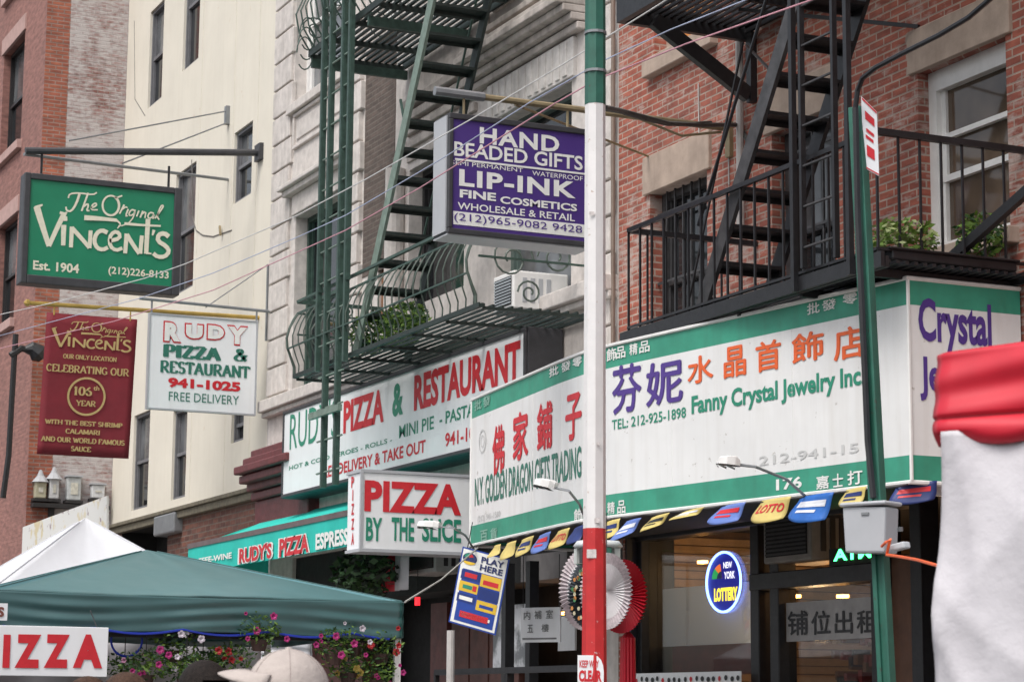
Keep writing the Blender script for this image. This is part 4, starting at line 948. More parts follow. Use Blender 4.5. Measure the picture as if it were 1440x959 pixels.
ptop = pb+(pt-pb)*dz; pbot = pb+(pb-pt)*((pb.z-za-.02)/(pt.z-pb.z))
stair(fe, 'stair', BLACK_METAL, GREY_IRON, pbot, ptop, .56, 11)
# thin braces and handrail of the stair
b = MB(); b.tube([pbot+V((0, 0, .75)), ptop+V((0, 0, .75))], .014, 6); b.tube([oY(1045, 60, -.5), oY(965, 440, -.9)], .012, 5); b.bar(oY(1050, 65, -.6), oY(1084, 100, YO+.06), .018, .018); b.build('stair_rail', BLACK_METAL, fe)
# drop ladder standing against the rail
yl = YO-.08
for px in (1115, 1128, 1174, 1193):
    b = MB(); x = oY(px, 200, yl).x; wd = .045 if px in (1115, 1193) else .032
    b.box((x-wd/2, yl-.02, za-.05 if px in (1115, 1193) else za+.1), (x+wd/2, yl+.02, zu+1.6)); b.build('ladder_rail', BLACK_METAL, fe)
x0, x1 = oY(1128, 200, yl).x, oY(1174, 200, yl).x
for i in range(11): b = MB(); z = za+.25+i*.3; b.tube([(x0, yl, z), (x1, yl, z)], .011, 6); b.build('ladder_rung', GREY_IRON, fe)
# end brace at the right and the flat bar of the neighbouring stair
b = MB(); q0 = oY(1305, 392, -.5); q1 = oY(1452, 262, -.5); b.bar(q0, q1, .05, .07); b.build('brace', BLACK_METAL, fe)
b = MB(); b.bar(oY(1040, 14, -.6), oY(1292, 38, -.02), .03, .03); b.build('tie_rod', BLACK_METAL, fe)

# ---- green one on the limestone building
YG = -1.25
gf = thing('fire_escape', 'green iron fire escape with bellied balcony railing and long ladder on the limestone building', 'fire escape', (-22.5, YG, 5.3))
zg = 5.42; gx0 = oY(418, 470, YG).x; gx1 = oY(672, 440, YG).x; zgr = 6.31; BAL = mat('balcony_iron', (.085, .115, .095), .5, var=.3, scale=12)
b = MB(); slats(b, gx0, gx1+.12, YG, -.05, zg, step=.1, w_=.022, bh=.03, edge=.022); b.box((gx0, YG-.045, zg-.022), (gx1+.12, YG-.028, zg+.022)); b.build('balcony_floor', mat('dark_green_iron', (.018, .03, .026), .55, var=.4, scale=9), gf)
def belly(t): return YG-.02-.11*math.sin(math.pi*min(1, (1-t)*1.15))**1.3 if t < .98 else YG
n = int((gx1-gx0)/.19)
for i in range(n+1):
    b = MB(); x = gx0+(gx1-gx0)*i/n; b.tube([(x+.12*(t-.5), belly(t), zg+(zgr-zg-.14)*t) for t in (0, .15, .3, .45, .6, .75, .9, 1)], .0085, 5); b.build('baluster', BAL, gf)
b = MB(); b.bar((gx0, YG, zgr), (gx1, YG, zgr), .035, .03); b.bar((gx0, YG, zgr-.14), (gx1, YG, zgr-.14), .025, .02); b.bar((gx0, YG-.12, zg+.32), (gx1, YG-.12, zg+.32), .018, .016)
for x in (gx0, gx1): b.bar((x, YG, zgr), (x, -.02, zgr), .05, .04); b.bar((x, YG, zgr-.14), (x, -.02, zgr-.14), .03, .02); b.bar((x, YG, zg+.5), (x, -.02, zg+.5), .025, .02)
b.build('hand_rail', GREEN_METAL, gf)
def spiral(c, r, turns, ax, n=22, start=0):
    return [V((c[0], c[1]+ax*r*(1-.8*i/n)*math.cos(start+turns*2*math.pi*i/n), c[2]+r*(1-.8*i/n)*math.sin(start+turns*2*math.pi*i/n))) for i in range(n+1)]
for x in (gx0, gx1):
    b = MB()
    b.tube([(x, belly(t), zg+(zgr-zg-.14)*t) for t in (0, .15, .3, .45, .6, .75, .9, 1)], .016, 6)
    for cy, cz, r, s in ((-.98, zgr-.07, .075, 1), (-.62, zgr-.07, .075, -1), (-.28, zgr-.07, .07, 1), (-.9, zg+.5, .24, 1), (-.42, zg+.55, .2, -1), (-.7, zg+.18, .13, -1)): b.tube(spiral((x, cy, cz), r, 1.6, s), .011, 5)
    b.build('scroll_panel', BAL, gf)
zug = 9.27; ux0 = oY(437, 84, YG).x
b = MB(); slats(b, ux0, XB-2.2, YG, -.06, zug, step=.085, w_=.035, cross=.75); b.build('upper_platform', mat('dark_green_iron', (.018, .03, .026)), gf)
b = MB(); b.bar((ux0+.03, YG, zug-.13), (ux0+.03, -.03, zug-.13), .05, .11); b.build('bracket', GREEN_METAL, gf)
b = MB(); b.bar((ux0+1.9, YG, zug-.13), (ux0+1.9, -.03, zug-.13), .05, .11); b.build('bracket', GREEN_METAL, gf)
b = MB()
for i in range(34):
    x = ux0+.1*0+i*.17; b.tube([(x, YG-.2*math.sin(math.pi*min(1, t*1.1)), zug+.9*t) for t in (0, .25, .5, .75, 1)], .011, 5)
b.bar((ux0, YG, zug+.95), (XB-2.2, YG, zug+.95), .05, .04); b.bar((ux0, YG, zug+.82), (XB-2.2, YG, zug+.82), .03, .03); b.bar((ux0, YG, zug+.95), (ux0, -.02, zug+.95), .04, .04)
for cy, cz, r, s in ((-.9, zug+.45, .22, 1), (-.4, zug+.45, .2, -1), (-1.2, zug+.3, .16, -1)): b.tube(spiral((ux0, cy, cz), r, 1.6, s), .009, 5)
b.build('upper_railing', GREEN_METAL, gf)
pt = oY(607, 5, YG+.08); pb = oY(526, 378, YG+.08)
ptop = pb+(pt-pb)*((zug-pb.z)/(pt.z-pb.z)); pbot = pb+(pb-pt)*((pb.z-zg-.02)/(pt.z-pb.z))
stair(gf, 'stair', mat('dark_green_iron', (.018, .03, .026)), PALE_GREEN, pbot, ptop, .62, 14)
b = MB(); b.tube([pbot+V((.06, .62, .7)), ptop+V((.06, .62, .7))], .014, 5); q = pb.lerp(pt, .55); b.bar(q, q+V((-.15, 0, .32)), .025, .02); b.build('stair_rail', GREEN_METAL, gf)
yl = YG-.1
xs4 = [oY(px, 300, yl).x for px in (451, 462, 479, 489)]
for i, x in enumerate(xs4):
    b = MB(); z0 = oY(470, 470, yl).z+.55 if i in (0, 3) else oY(470, 682, yl).z
    b.box((x-.028, yl-.028, z0-.9 if i in (0, 3) else z0), (x+.028, yl+.028, 12.6))
    b.box((x+.03, yl-.02, z0+.0), (x+.045, yl+.03, 12.6)); b.build('ladder_rail', GREEN_METAL, gf)
z = oY(470, 660, yl).z
while z < 10.6: b = MB(); b.tube([(xs4[0]+.05, yl, z), (xs4[3]-.05, yl, z)], .012, 6); b.build('ladder_rung', PALE_GREEN, gf); z += .36
zhk = oY(470, 578, yl).z; b = MB(); b.bar((xs4[0]-.04, yl-.06, zhk), (xs4[3]+.04, yl-.06, zhk), .05, .07); b.build('ladder_hook', PALE_GREEN, gf)
b = MB(); 
for k in range(3):
    cx_ = oY(433, 48+14*k, -1.3); b.tube([cx_+V((0, -.10*math.cos(t)-.02*k, .2*math.sin(t))) for t in [6.28*i/16 for i in range(15)]], .009, 5)
b.build('end_panel_curls', GREEN_METAL, gf)  # wire loops for the curls of the upper bellied end panel

# plants and air conditioners on the balconies
def bush(name, label, cat, c, size, n, leaf, mats, pot=None):
    root = thing(name, label, cat, (c[0], c[1], c[2]-size[2]))
    b = MB(); leaves(b, c, size, n, leaf, len(mats)); b.build('foliage', mats, root)
    if pot:
        b = MB(); r0, r1 = pot; z0 = c[2]-size[2]*1.15; b.tube([(c[0], c[1], z0-.2), (c[0], c[1], z0)], [r0, r1], 12); b.build('pot', mat('terracotta', (.30, .12, .06), .8), root)
    return root
q = oY(522, 492, -1.0); bush('potted_plant', 'green leafy plant on the left end of the green balcony', 'plant', (q.x, -1.0, zg+.28), (.45, .2, .26), 900, .032, [LEAF_A, LEAF_B])
q = oY(560, 470, -1.0); bush('potted_plant', 'green leafy plant behind the bowed balusters of the green balcony, right of the other', 'plant', (q.x, -.95, zg+.25), (.6, .2, .25), 1000, .032, [LEAF_A, LEAF_B])
zq = oY(1260, 372, -.6).z
q = oX(1268, 350, xb-.2); 
bxp = xb-.2
root = thing('planter_box', 'dark window box with pale green plants behind the green post', 'planter', (bxp, -.6, za+.05))
b = MB(); b.box((xb-1.0, -1.15, za+.035), (xb+.02, -.1, za+.10)); b.box((xb-1.05, -1.18, za+.101), (xb+.04, -.08, za+.12)); b.build('box', BLACK_METAL, root, bevel=.02)
b = MB()
pq = oX(1272, 348, xb-.1); leaves(b, (xb-.15, pq.y, za+.22), (.25, .28, .15), 520, .032); b.build('foliage', [LEAF_A, mat('leaf_pale', (.25, .30, .12), .6, var=.3, scale=20, transl=.2)], root)
pq = oX(1385, 350, xb-.1)
bush('potted_plant', 'dark leafy plant under the white window beside the slanted black bar', 'plant', (xb-.15, pq.y, za+.30), (.18, .2, .18), 380, .032, [LEAF_B, LEAF_A])
b = MB(); 
def ac(name, label, tl, br, Y, d, grille_m=DARK_FRAME, case_m=WHITE_PAINT, side_m=DARK_FRAME):
    p = oY(*tl, Y); q = oY(*br, Y); root = thing(name, label, 'air conditioner', ((p.x+q.x)/2, Y, q.z))
    b = MB(); b.box((p.x, Y, q.z), (q.x, Y+d, p.z)); b.build('case', case_m, root, bevel=.015)
    b = MB(); b.box((p.x+.05, Y-.008, q.z+.05), (q.x-.05, Y, p.z-.05)); 
    for i in range(9):
        z = q.z+.07+(p.z-q.z-.14)*i/8; b.box((p.x+.05, Y-.016, z-.008), (q.x-.05, Y-.008, z+.008), 1)
    b.build('grille', [BLACK, grille_m], root)
    b = MB()
    for i in range(4): y = Y+.1+i*.09; b.box((q.x-.002, y, q.z+.07), (q.x+.004, y+.05, p.z-.07))
    b.build('side_vent', side_m, root); return root
ac('air_conditioner', 'white window air conditioner under the purple hanging sign', (694, 391), (722, 433), -.45, .62, mat('ac_slats', (.35, .38, .40), .5), WHITE_PAINT, PLASTIC_GREY)
ac('air_conditioner', 'dark grilled air conditioner above the jewelry shop door, between window and door', (1073, 724), (1140, 786), .05, .5, DARK_FRAME, mat('taupe_case', (.20, .185, .17), .6))
ac('air_conditioner', 'grey air conditioner over the pizzeria door below the slice sign', (572, 778), (612, 804), -.3, .5, DARK_FRAME, mat('grey_case', (.30, .30, .29), .6))

# ================================================================== POLES AND WHAT HANGS ON THEM
YP = -4.0
def pole_x(px, py, Y): return oY(px, py, Y)
c_top = oY(833, 150, YP); c_mid = oY(836, 743, YP); c_bot = oY(838, 900, YP)
xbase = c_mid.x+(c_bot.x-c_mid.x)*((c_mid.z-0.14)/(c_mid.z-c_bot.z))*0+.02; r_ = .066
mp_ = thing('striped_pole', 'tall street pole painted green, white and red from top to bottom', 'street pole', (c_mid.x, YP, .14))
b = MB(); b.tube([(c_mid.x, YP, .14), (c_mid.x, YP, c_mid.z)], [.085, r_], 8, 0); b.build('red_section', RED_PAINT, mp_)
b = MB(); b.tube([(c_mid.x, YP, c_mid.z), (c_mid.x-.002, YP, c_top.z)], [r_, .061], 8); b.build('white_section', POLE_WHITE, mp_)
b = MB(); b.tube([(c_mid.x-.002, YP, c_top.z), (c_mid.x-.01, YP, 8.5)], [.063, .055], 8); b.build('green_section', POLE_GREEN, mp_)
for py in (50, 104):
    b = MB(); z = oY(833, py, YP).z; b.tube([(c_mid.x, YP, z-.008), (c_mid.x, YP, z+.008)], .068, 12); b.build('clamp', GREY_METAL, mp_)
for px, py, w_, h_ in ((842, 729, .030, .028), (829, 778, .055, .05), (845, 620, .02, .016), (829, 300, .03, .02)):
    q = oY(px, py, YP-.06); n_ = (CAM-q); n_.z = 0; n_.normalize(); e_ = V((-n_.y, n_.x, 0)); c_ = V((c_mid.x, YP, q.z))+n_*(r_+.001)+e_*((q-V((c_mid.x, YP, q.z))).dot(e_)*.6)
    b = MB(); b.obox(c_, e_*w_/2, n_*.001, V((0, 0, h_/2))); b.build('sticker_scrap', mat('sticker_paper', (.6, .55, .53), .7, var=.3, scale=40), mp_)
b = MB(); b.tube([(c_mid.x, YP, .14), (c_mid.x, YP, .24), (c_mid.x, YP, .5)], [.16, .15, .088], 8); b.build('base', RED_PAINT, mp_)
FN = Face((c_mid.x+.03, YP-.09, 0), (.42, .91, 0), (0, 0, 1))
sn = thing('small_sign', 'small white notice with red capitals tied to the red part of the pole', 'sign', FN.pt(832, 990))
u0, v0 = FN.uv(812, 1010); u1, v1 = FN.uv(849, 921)
b = MB(); pts = [FN.at(u0, v0), FN.at(u1, v0), FN.at(u1, v1-(v1-v0)*.25)]+[FN.at(u1-(u1-u0)*.35*(1-math.cos(t))*1.0, v1-(v1-v0)*.25*(1-math.sin(t))) for t in (.4, .8, 1.2, 1.57)]+[FN.at(u0, v1)]
b.poly(pts); b.build('board', WHITE_SIGN, sn, thick=.006)
b = MB(); text(b, FN, 'KEEP WAY', (815, 938), (842, 928), 0, .02, .006); text(b, FN, 'CLEAR', (814, 958), (846, 942), 0, .05, .006); b.build('lettering', INK_RED, sn)
# right hand green post, slightly out of plumb
YR = -4.0
pt = oY(1206, 152, YR); pb_ = oY(1248, 955, YR); d = (pt-pb_)/(pt.z-pb_.z); foot = pb_-d*(pb_.z-.14)
gp = thing('sign_post', 'leaning green steel post carrying a grey box and parking sign', 'sign post', foot)
b = MB(); px_ = V((.91*.036, .414*.036, 0))*1.0; ny = V((.414, -.91, 0))*.02
b.obox((foot+pt)/2, (pt-foot)/2, px_*.95, ny, 0); b.obox((foot+pt)/2-px_*.62+ny*1.2, (pt-foot)/2, px_*.33, ny*.5, 0); b.obox((foot+pt)/2+px_*.72+ny*1.2, (pt-foot)/2, px_*.22, ny*.5, 0)
b.build('post', POLE_GREEN, gp, bevel=.004)
pr_ = [oY(1203, 152, YR-.05), oY(1206, 128, YR-.05), oY(1213, 110, YR-.05), oY(1232, 95, YR-.05), oY(1270, 75, YR-.05), oY(1320, 50, YR-.05), oY(1362, 25, YR-.05), oY(1405, -12, YR-.05)]
b = MB(); b.tube(pr_, .013, 7); b.tube([pr_[0], oY(1206, 300, YR-.05), oY(1212, 430, YR-.05), oY(1220, 620, YR-.05), oY(1228, 700, YR-.05)], .016, 6)
tag(b.build('power_cable', BLACK_METAL), 'thick black cable curving up from the top of the green post', 'cable')
FS = Face(pt+V((.05, .02, 0)), (.30, .95, 0), (0, 0, 1))
sn = thing('parking_sign', 'narrow white parking sign with red marks at the top of the green post', 'sign', FS.pt(1226, 244))
Pq = [FS.pt(1214, 236), FS.pt(1236, 248), FS.pt(1233, 158), FS.pt(1211, 136)]
b = MB(); b.poly(Pq); b.build('board', WHITE_SIGN, sn, thick=.004)
b = MB()
bl = lambda u, v: Pq[0].lerp(Pq[1], u).lerp(Pq[3].lerp(Pq[2], u), v)+FS.n*.005
for u0, u1, v0, v1 in ((.2, .8, .72, .84), (.25, .75, .55, .6), (.2, .7, .45, .5), (.25, .75, .2, .36), (0.02, .98, .96, .99), (.02, .98, .01, .03)): b.poly([bl(u0, v0), bl(u1, v0), bl(u1, v1), bl(u0, v1)])
b.build('lettering', INK_RED, sn)
FG = Face(oY(1215, 740, YR-.12), (.91, .414, 0), (0, 0, 1))
eb = thing('electric_box', 'grey plastic electric box strapped to the green post', 'box', FG.pt(1214, 777))
P0, P1, P2, P3 = (FG.uv(*q) for q in ((1188, 777), (1243, 777), (1245, 712), (1184, 712)))
b = MB(); fr = [FG.at(*q) for q in (P0, P1, P2, P3)]; bk = [p-FG.n*.12 for p in fr]
b.add(fr+bk, [(0, 1, 2, 3), (7, 6, 5, 4), (0, 4, 5, 1), (1, 5, 6, 2), (2, 6, 7, 3), (3, 7, 4, 0)]); b.build('body', PLASTIC_GREY, eb, bevel=.01)
b = MB(); u0, v0 = FG.uv(1182, 713); u1, v1 = FG.uv(1247, 703); fbox(b, FG, u0, u1, v0, v1, -.14, .015); b.build('lid', PLASTIC_GREY, eb, bevel=.012)
b = MB(); u0, v0 = FG.uv(1217, 722); fbox(b, FG, u0-.02, u0+.02, v0-.006, v0+.006, .0, .006); fbox(b, FG, P0[0]-.02, P1[0]+.02, (P0[1]+P3[1])/2-.01, (P0[1]+P3[1])/2+.01, -.135, -.12); b.build('latch', GREY_METAL, eb)
ORANGE = mat('orange_cord', (.75, .12, .03), .5)
b = MB(); b.tube([oY(1240, 768, YR-.1), oY(1246, 762, YR-.12), oY(1252, 758, YR-.1), oY(1249, 770, YR-.1), oY(1247, 780, YR-.1), oY(1262, 782, YR-.15), oY(1290, 787, YR-.4), oY(1325, 797, YR-.7), oY(1360, 800, YR-.9)], .007, 6)
tag(b.build('extension_cord', ORANGE), 'orange extension cord running from the grey box to the red tent', 'cord')
b = MB(); q = oY(1266, 768, YR-.05); b.obox(q, V((.035, .014, .006)), V((-.0, .02, 0)), V((-.004, 0, .016))); tag(b.build('plug_adapter', PLASTIC_GREY, bevel=.008), 'white plug adapter hanging on the orange cord beside the grey box', 'plug')

# ---- flood lamps on thin arms
def flood(label, head, tail, base, Y, Yb, size=.2):
    h = oY(*head, Y); t = oY(*tail, Y+(Yb-Y)*.25); bs = oY(*base, Yb)
    root = thing('flood_lamp', label, 'lamp', bs, 'flood lamps in front of the awning')
    b = MB(); ax = (t-h).normalized(); up_ = V((0, 0, 1)); sd = ax.cross(up_).normalized(); up2 = sd.cross(ax)
    L = (t-h).length*.62
    prof = [(0, .16, .04), (.12, .5, .42), (.45, .62, .55), (.8, .5, .6), (1, .22, .35)]
    rows = []
    for f, wd, ht in prof:
        c = h+ax*L*f
        rows.append([c+sd*wd*size*.55+up2*-.01, c+sd*wd*size*.5+up2*ht*size*.42, c-sd*wd*size*.5+up2*ht*size*.42, c-sd*wd*size*.55+up2*-.01])
    vs_ = [p for r in rows for p in r]; fs = []
    for i in range(4):
        for k in range(3): fs.append((i*4+k, i*4+k+1, i*4+k+5, i*4+k+4))
    fs += [(0, 1, 2, 3), (16, 19, 18, 17)]
    b.add(vs_, fs); b.build('hood', WHITE_PAINT, root, smooth=False, bevel=.008)
    b = MB()
    for i in range(4): b.poly([rows[i][0]+up2*-.002, rows[i][3]+up2*-.002, rows[i+1][3]+up2*-.002-up2*.02*(i < 3), rows[i+1][0]+up2*-.002-up2*.02*(i < 3)])
    b.build('lens', GREY_METAL, root)
    b = MB(); m_ = t.lerp(bs, .55)+V((0, 0, .05)); b.tube([h+ax*L*.9, t, m_, bs], .011, 7); b.build('arm', GREY_METAL, root)
flood('white flood lamp in front of the slice sign, leftmost of three', (588, 738), (638, 742), (668, 775), -2.0, -1.12)
flood('white flood lamp in front of the dragon gifts lettering, left of the striped pole', (752, 679), (800, 690), (826, 738), -2.2, -1.45, .22)
flood('white flood lamp nearest the green post, in front of the blank awning panel', (1007, 650), (1062, 656), (1142, 706), -2.0, -1.05, .22)

# ---- lottery poster, notice, neon and LED signs
FQ0 = Face(oY(672, 830, -1.25), (.80, .60, 0), (0, 0, 1))
q = [FQ0.pt(*p) for p in ((631, 874), (697, 893), (716, 785), (651, 768))]
FQ = Face(q[0], q[1]-q[0], q[3]-q[0]); pw, ph = (q[1]-q[0]).length, (q[3]-q[0]).length
lp = thing('lottery_poster', 'blue and white tilted poster with small coloured game panels hanging under the awning', 'poster', q[0])
b = MB(); b.poly([FQ.at(0, 0), FQ.at(pw, 0), FQ.at(pw, ph), FQ.at(0, ph)]); b.build('board', INK_BLUE, lp, thick=.008)
A = lambda mb, u0, v0, u1, v1, m, o: mb.poly([FQ.at(u0*pw, v0*ph, o), FQ.at(u1*pw, v0*ph, o), FQ.at(u1*pw, v1*ph, o), FQ.at(u0*pw, v1*ph, o)], m)
b = MB(); A(b, .03, .02, .97, .98, 1, .006); A(b, .10, .05, .92, .73, 0, .008)
A(b, .08, .60, .48, .72, 2, .010); A(b, .50, .56, .93, .72, 3, .010); A(b, .08, .44, .48, .57, 3, .010); A(b, .50, .40, .93, .54, 2, .010); A(b, .08, .30, .46, .41, 2, .010); A(b, .50, .25, .93, .38, 3, .010)
for u0, v0, u1, v1, m in ((.16, .63, .42, .69, 4), (.56, .59, .88, .65, 4), (.16, .48, .36, .53, 5), (.37, .47, .45, .54, 4), (.13, .33, .41, .38, 1), (.57, .29, .86, .33, 0), (.2, .11, .8, .19, 4), (.24, .13, .84, .17, 6)): A(b, u0, v0, u1, v1, m, .012)
def fitq(s, u0, v0, u1, v1, m, o=.012, bold=.03):
    g = text2d(s, bold); b.add([FQ.at((u0+(u1-u0)*x)*pw, (v0+(v1-v0)*y)*ph, o) for x, y in g[0]], g[1], m)
fitq('PLAY', .44, .86, .92, .94, 7); fitq('HERE', .44, .76, .92, .84, 7)
disc(b, FQ, (.2*pw, .87*ph), .15*pw, .075*ph, 7, .010, 20); disc(b, FQ, (.2*pw, .83*ph), .13*pw, .04*ph, 3, .011, 16, 180, 360); disc(b, FQ, (.18*pw, .88*ph), .1*pw, .055*ph, 5, .012, 10, 90, 180); disc(b, FQ, (.18*pw, .88*ph), .1*pw, .055*ph, 4, .012, 10, 20, 90)
b.build('print', [INK_BLUE, INK_WHITE, mat('poster_blue', (.01, .03, .18), .4), INK_YELLOW, INK_RED, INK_GREEN, INK_WHITE, mat('poster_navy', (.02, .03, .12), .4)], lp)
b = MB(); b.tube([FQ.at(.1*pw, ph*.99), FQ.at(.1*pw, ph*.99)+V((0, .05, .25))], .005, 5); b.build('cord', INK_BLACK, lp); b = MB(); b.tube([FQ.at(.95*pw, ph*.99), FQ.at(.95*pw, ph*.99)+V((0, .05, .25))], .005, 5); b.build('cord', INK_BLACK, lp)
FW = Face(oY(760, 880, -.6), (.86, .5, 0), (0, 0, 1))
nb = thing('notice_board', 'white board with grey handwritten Chinese lines beside the blue poster', 'sign', FW.pt(760, 903))
u0, v0 = FW.uv(732, 903); u1, v1 = FW.uv(788, 853)
b = MB(); fbox(b, FW, u0, u1, v0, v1, -.02, 0); b.build('board', WHITE_SIGN, nb, bevel=.004)
b = MB()
for ch, x0, y0, x1, y1 in (('内', 737, 871, 746, 859), ('補', 752, 870, 762, 858), ('室', 768, 869, 778, 857), ('五', 742, 889, 750, 878), ('樓', 762, 888, 772, 877)): text(b, FW, ch, (x0, y0), (x1, y1), 0, .01, .005)
rect(b, FW, (735, 899), (783, 896), 0, .005); b.build('lettering', mat('grey_ink', (.2, .2, .2), .6), nb)
b = MB(); b.tube([FW.at(u0+.02, v1, -.01), FW.at(u0+.02, v1+.5, -.01)], .004, 5); b.build('cord', INK_BLACK, nb); b = MB(); b.tube([FW.at(u1-.02, v1, -.01), FW.at(u1-.02, v1+.5, -.01)], .004, 5); b.build('cord', INK_BLACK, nb)
FO = Face(oY(1019, 818, .194), (1, 0, 0), (0, 0, 1))
cu_, cv_ = FO.uv(1019, 818); rx = (FO.uv(1043, 818)[0]-FO.uv(995, 818)[0])/2; rz = (FO.uv(1019, 776)[1]-FO.uv(1019, 860)[1])/2
ns = thing('neon_sign', 'oval blue neon lottery sign in the jewelry shop window', 'neon sign', FO.at(cu_, cv_-rz))
b = MB(); b.tube([FO.at(cu_+rx*math.cos(t), cv_+rz*math.sin(t), .012) for t in [2*math.pi*i/40 for i in range(40)]], .011, 8, closed=True); b.build('neon_tube', emit('blue_neon', (.16, .30, 1), 3.2), ns)
b = MB(); disc(b, FO, (cu_, cv_), rx*.96, rz*.97, 0, 0, 36); b.build('back_panel', emit('neon_back', (.01, .015, .35), .35, (.01, .01, .08)), ns)
b = MB(); text(b, FO, 'NEW', (1018, 799), (1030, 789), 0, .03, .006); text(b, FO, 'YORK', (1019, 814), (1034, 802), 0, .03, .006); text(b, FO, 'LOTTERY', (1005, 846), (1038, 824), 1, .06, .006)
uu, vv = FO.uv(1016, 813); disc(b, FO, (uu, vv), rx*.6, rz*.5, 2, .004, 12, 100, 135); disc(b, FO, (uu, vv), rx*.6, rz*.5, 3, .0045, 12, 135, 180); disc(b, FO, (uu, vv), rx*.3, rz*.25, 4, .006, 12, 90, 180)
b.build('lettering', [emit('neon_white', (.9, .9, 1), .8), emit('neon_yellow', (1, .75, .05), .9), emit('neon_orange', (1, .2, .02), .5), emit('neon_green', (.02, .5, .1), .4), emit('neon_navy', (.01, .02, .1), .3)], ns)
FA = faceY(.08)
ls = thing('led_sign', 'small glowing green letter sign over the shop door behind the grey box', 'sign', FA.pt(1200, 790))
b = MB(); u0, v0 = FA.uv(1166, 796); u1, v1 = FA.uv(1238, 764); fbox(b, FA, u0, u1, v0, v1, -.04, 0); b.build('case', BLACK, ls)
b = MB(); text(b, FA, 'ATM', (1173, 789), (1226, 767), 0, .03, .006); b.build('letters', emit('green_led', (.05, 1, .22), 5), ls)
FD = faceY(.19)
dn = thing('door_notice', 'white rental notice with black Chinese characters taped inside the shop door', 'sign', FD.pt(1168, 903))
b = MB(); u0, v0 = FD.uv(1106, 902); u1, v1 = FD.uv(1236, 838); fbox(b, FD, u0, u1, v0, v1, -.004, .0); b.build('paper', mat('notice_paper', (.34, .33, .33), .7), dn)
b = MB()
for ch, x0, x1, y0, y1 in (('铺', 1109, 1136, 893, 858), ('位', 1142, 1168, 892, 858), ('出', 1175, 1199, 891, 858), ('租', 1206, 1233, 890, 857)): text(b, FD, ch, (x0, y0), (x1, y1), 0, .02, .004)
b.build('lettering', INK_BLACK, dn)

# ---- paper fans and saucer lamp behind the striped pole
def fan(label, c, rpx, Y, m1, m2, kind):
    F = Face(oY(*c, Y), (.965, .26, 0), (0, 0, 1)); R = abs(F.uv(c[0], c[1]-rpx)[1]-F.uv(*c)[1])
    root = thing('paper_fan', label, 'paper fan', F.p-V((0, 0, R)), 'round paper fans under the awning')
    N = 56; b = MB(); o = F.at(0, 0, .015); vs_ = [o]
    for i in range(N*2):
        a = math.pi*i/N; z = .02 if i % 2 else -.005
        for r in (.25, .72, 1.0): vs_.append(F.at(R*r*math.cos(a), R*r*math.sin(a), z*(1.3 if r == 1 else .8)))
    fs = []; mi = []
    n2 = N*2
    for i in range(n2):
        j = (i+1) % n2
        fs += [(0, 1+3*i, 1+3*j), (1+3*i, 2+3*i, 2+3*j, 1+3*j), (2+3*i, 3+3*i, 3+3*j, 2+3*j)]
        mi += [0, 0, 1]
    b.v = vs_; b.f = fs; b.mi = mi; b.build('pleated_paper', [m1, m2], root)
    b = MB(); b.tube([F.at(0, R, 0), F.at(0, R, 0)+V((0, 0, max(.05, 3.12-(F.p.z+R))))], .004, 5); b.build('cord', INK_BLACK, root)
    if kind == 'flower':
        b = MB()
        for _ in range(60):
            a = random.uniform(0, 6.28); r = R*math.sqrt(random.random())*.85; disc(b, F, (r*math.cos(a), r*math.sin(a)), .018, .018, random.randrange(3), .03, 6)
        b.build('flower_print', [mat('fan_orange', (.5, .2, .05), .6), mat('fan_cream', (.5, .45, .3), .6), mat('fan_green', (.05, .2, .08), .6)], root)
FANW = mat('fan_white', (.70, .67, .68), .7, transl=.2); FANP = mat('fan_lace', (.55, .48, .50), .7, transl=.2, var=.3, scale=30)
fan('white paper fan left of the striped pole, farthest of the row', (826, 828), 58, -1.55, FANW, FANP, '')
fan('black paper fan with small flowers, half hidden by the striped pole', (833, 834), 50, -1.72, mat('fan_black', (.025, .028, .035), .6), mat('fan_dark_edge', (.05, .06, .07), .6), 'flower')
fan('white lace edged paper fan right of the striped pole', (853, 831), 54, -1.85, FANW, FANP, '')
fan('red paper fan right of the striped pole', (875, 838), 52, -1.3, RED_VINYL, RED_VINYL, '')
F = oY(841, 768, -1.75)
sd = thing('saucer_lamp', 'white saucer shaped hanging lamp above the paper fans', 'lamp', F-V((0, 0, .12)))
b = MB(); b.tube([F+V((0, 0, .05)), F+V((0, 0, .04)), F, F-V((0, 0, .02))], [.06, .17, .2, .17], 20); b.build('shade', mat('lamp_white', (.62, .64, .65), .4), sd, smooth=True)
b = MB()
for i in range(10):
    a = 6.28*i/10; q = F+V((.16*math.cos(a), .16*math.sin(a), -.08)); b.box(q-V((.025, .025, .06)), q+V((.025, .025, .06)), i % 3)
b.build('charm', [mat('charm_green', (.05, .18, .13), .5), mat('charm_white', (.5, .52, .5), .5), mat('charm_black', (.03, .03, .03), .5)], sd)
F = oY(883, 888, -1.25); rt = thing('red_tassel', 'long red tassel hanging below the red paper fan', 'tassel', F-V((0, 0, .3)))
b = MB()
for i in range(14):
    a = 6.28*i/14; b.tube([F, F+V((.05*math.cos(a), .05*math.sin(a), -.05)), F+V((.055*math.cos(a), .055*math.sin(a), -.42))], .012, 5)
b.build('fringe', RED_VINYL, rt); b = MB(); b.tube([F+V((0, 0, .55)), F], .006, 5); b.build('cord', RED_VINYL, rt)

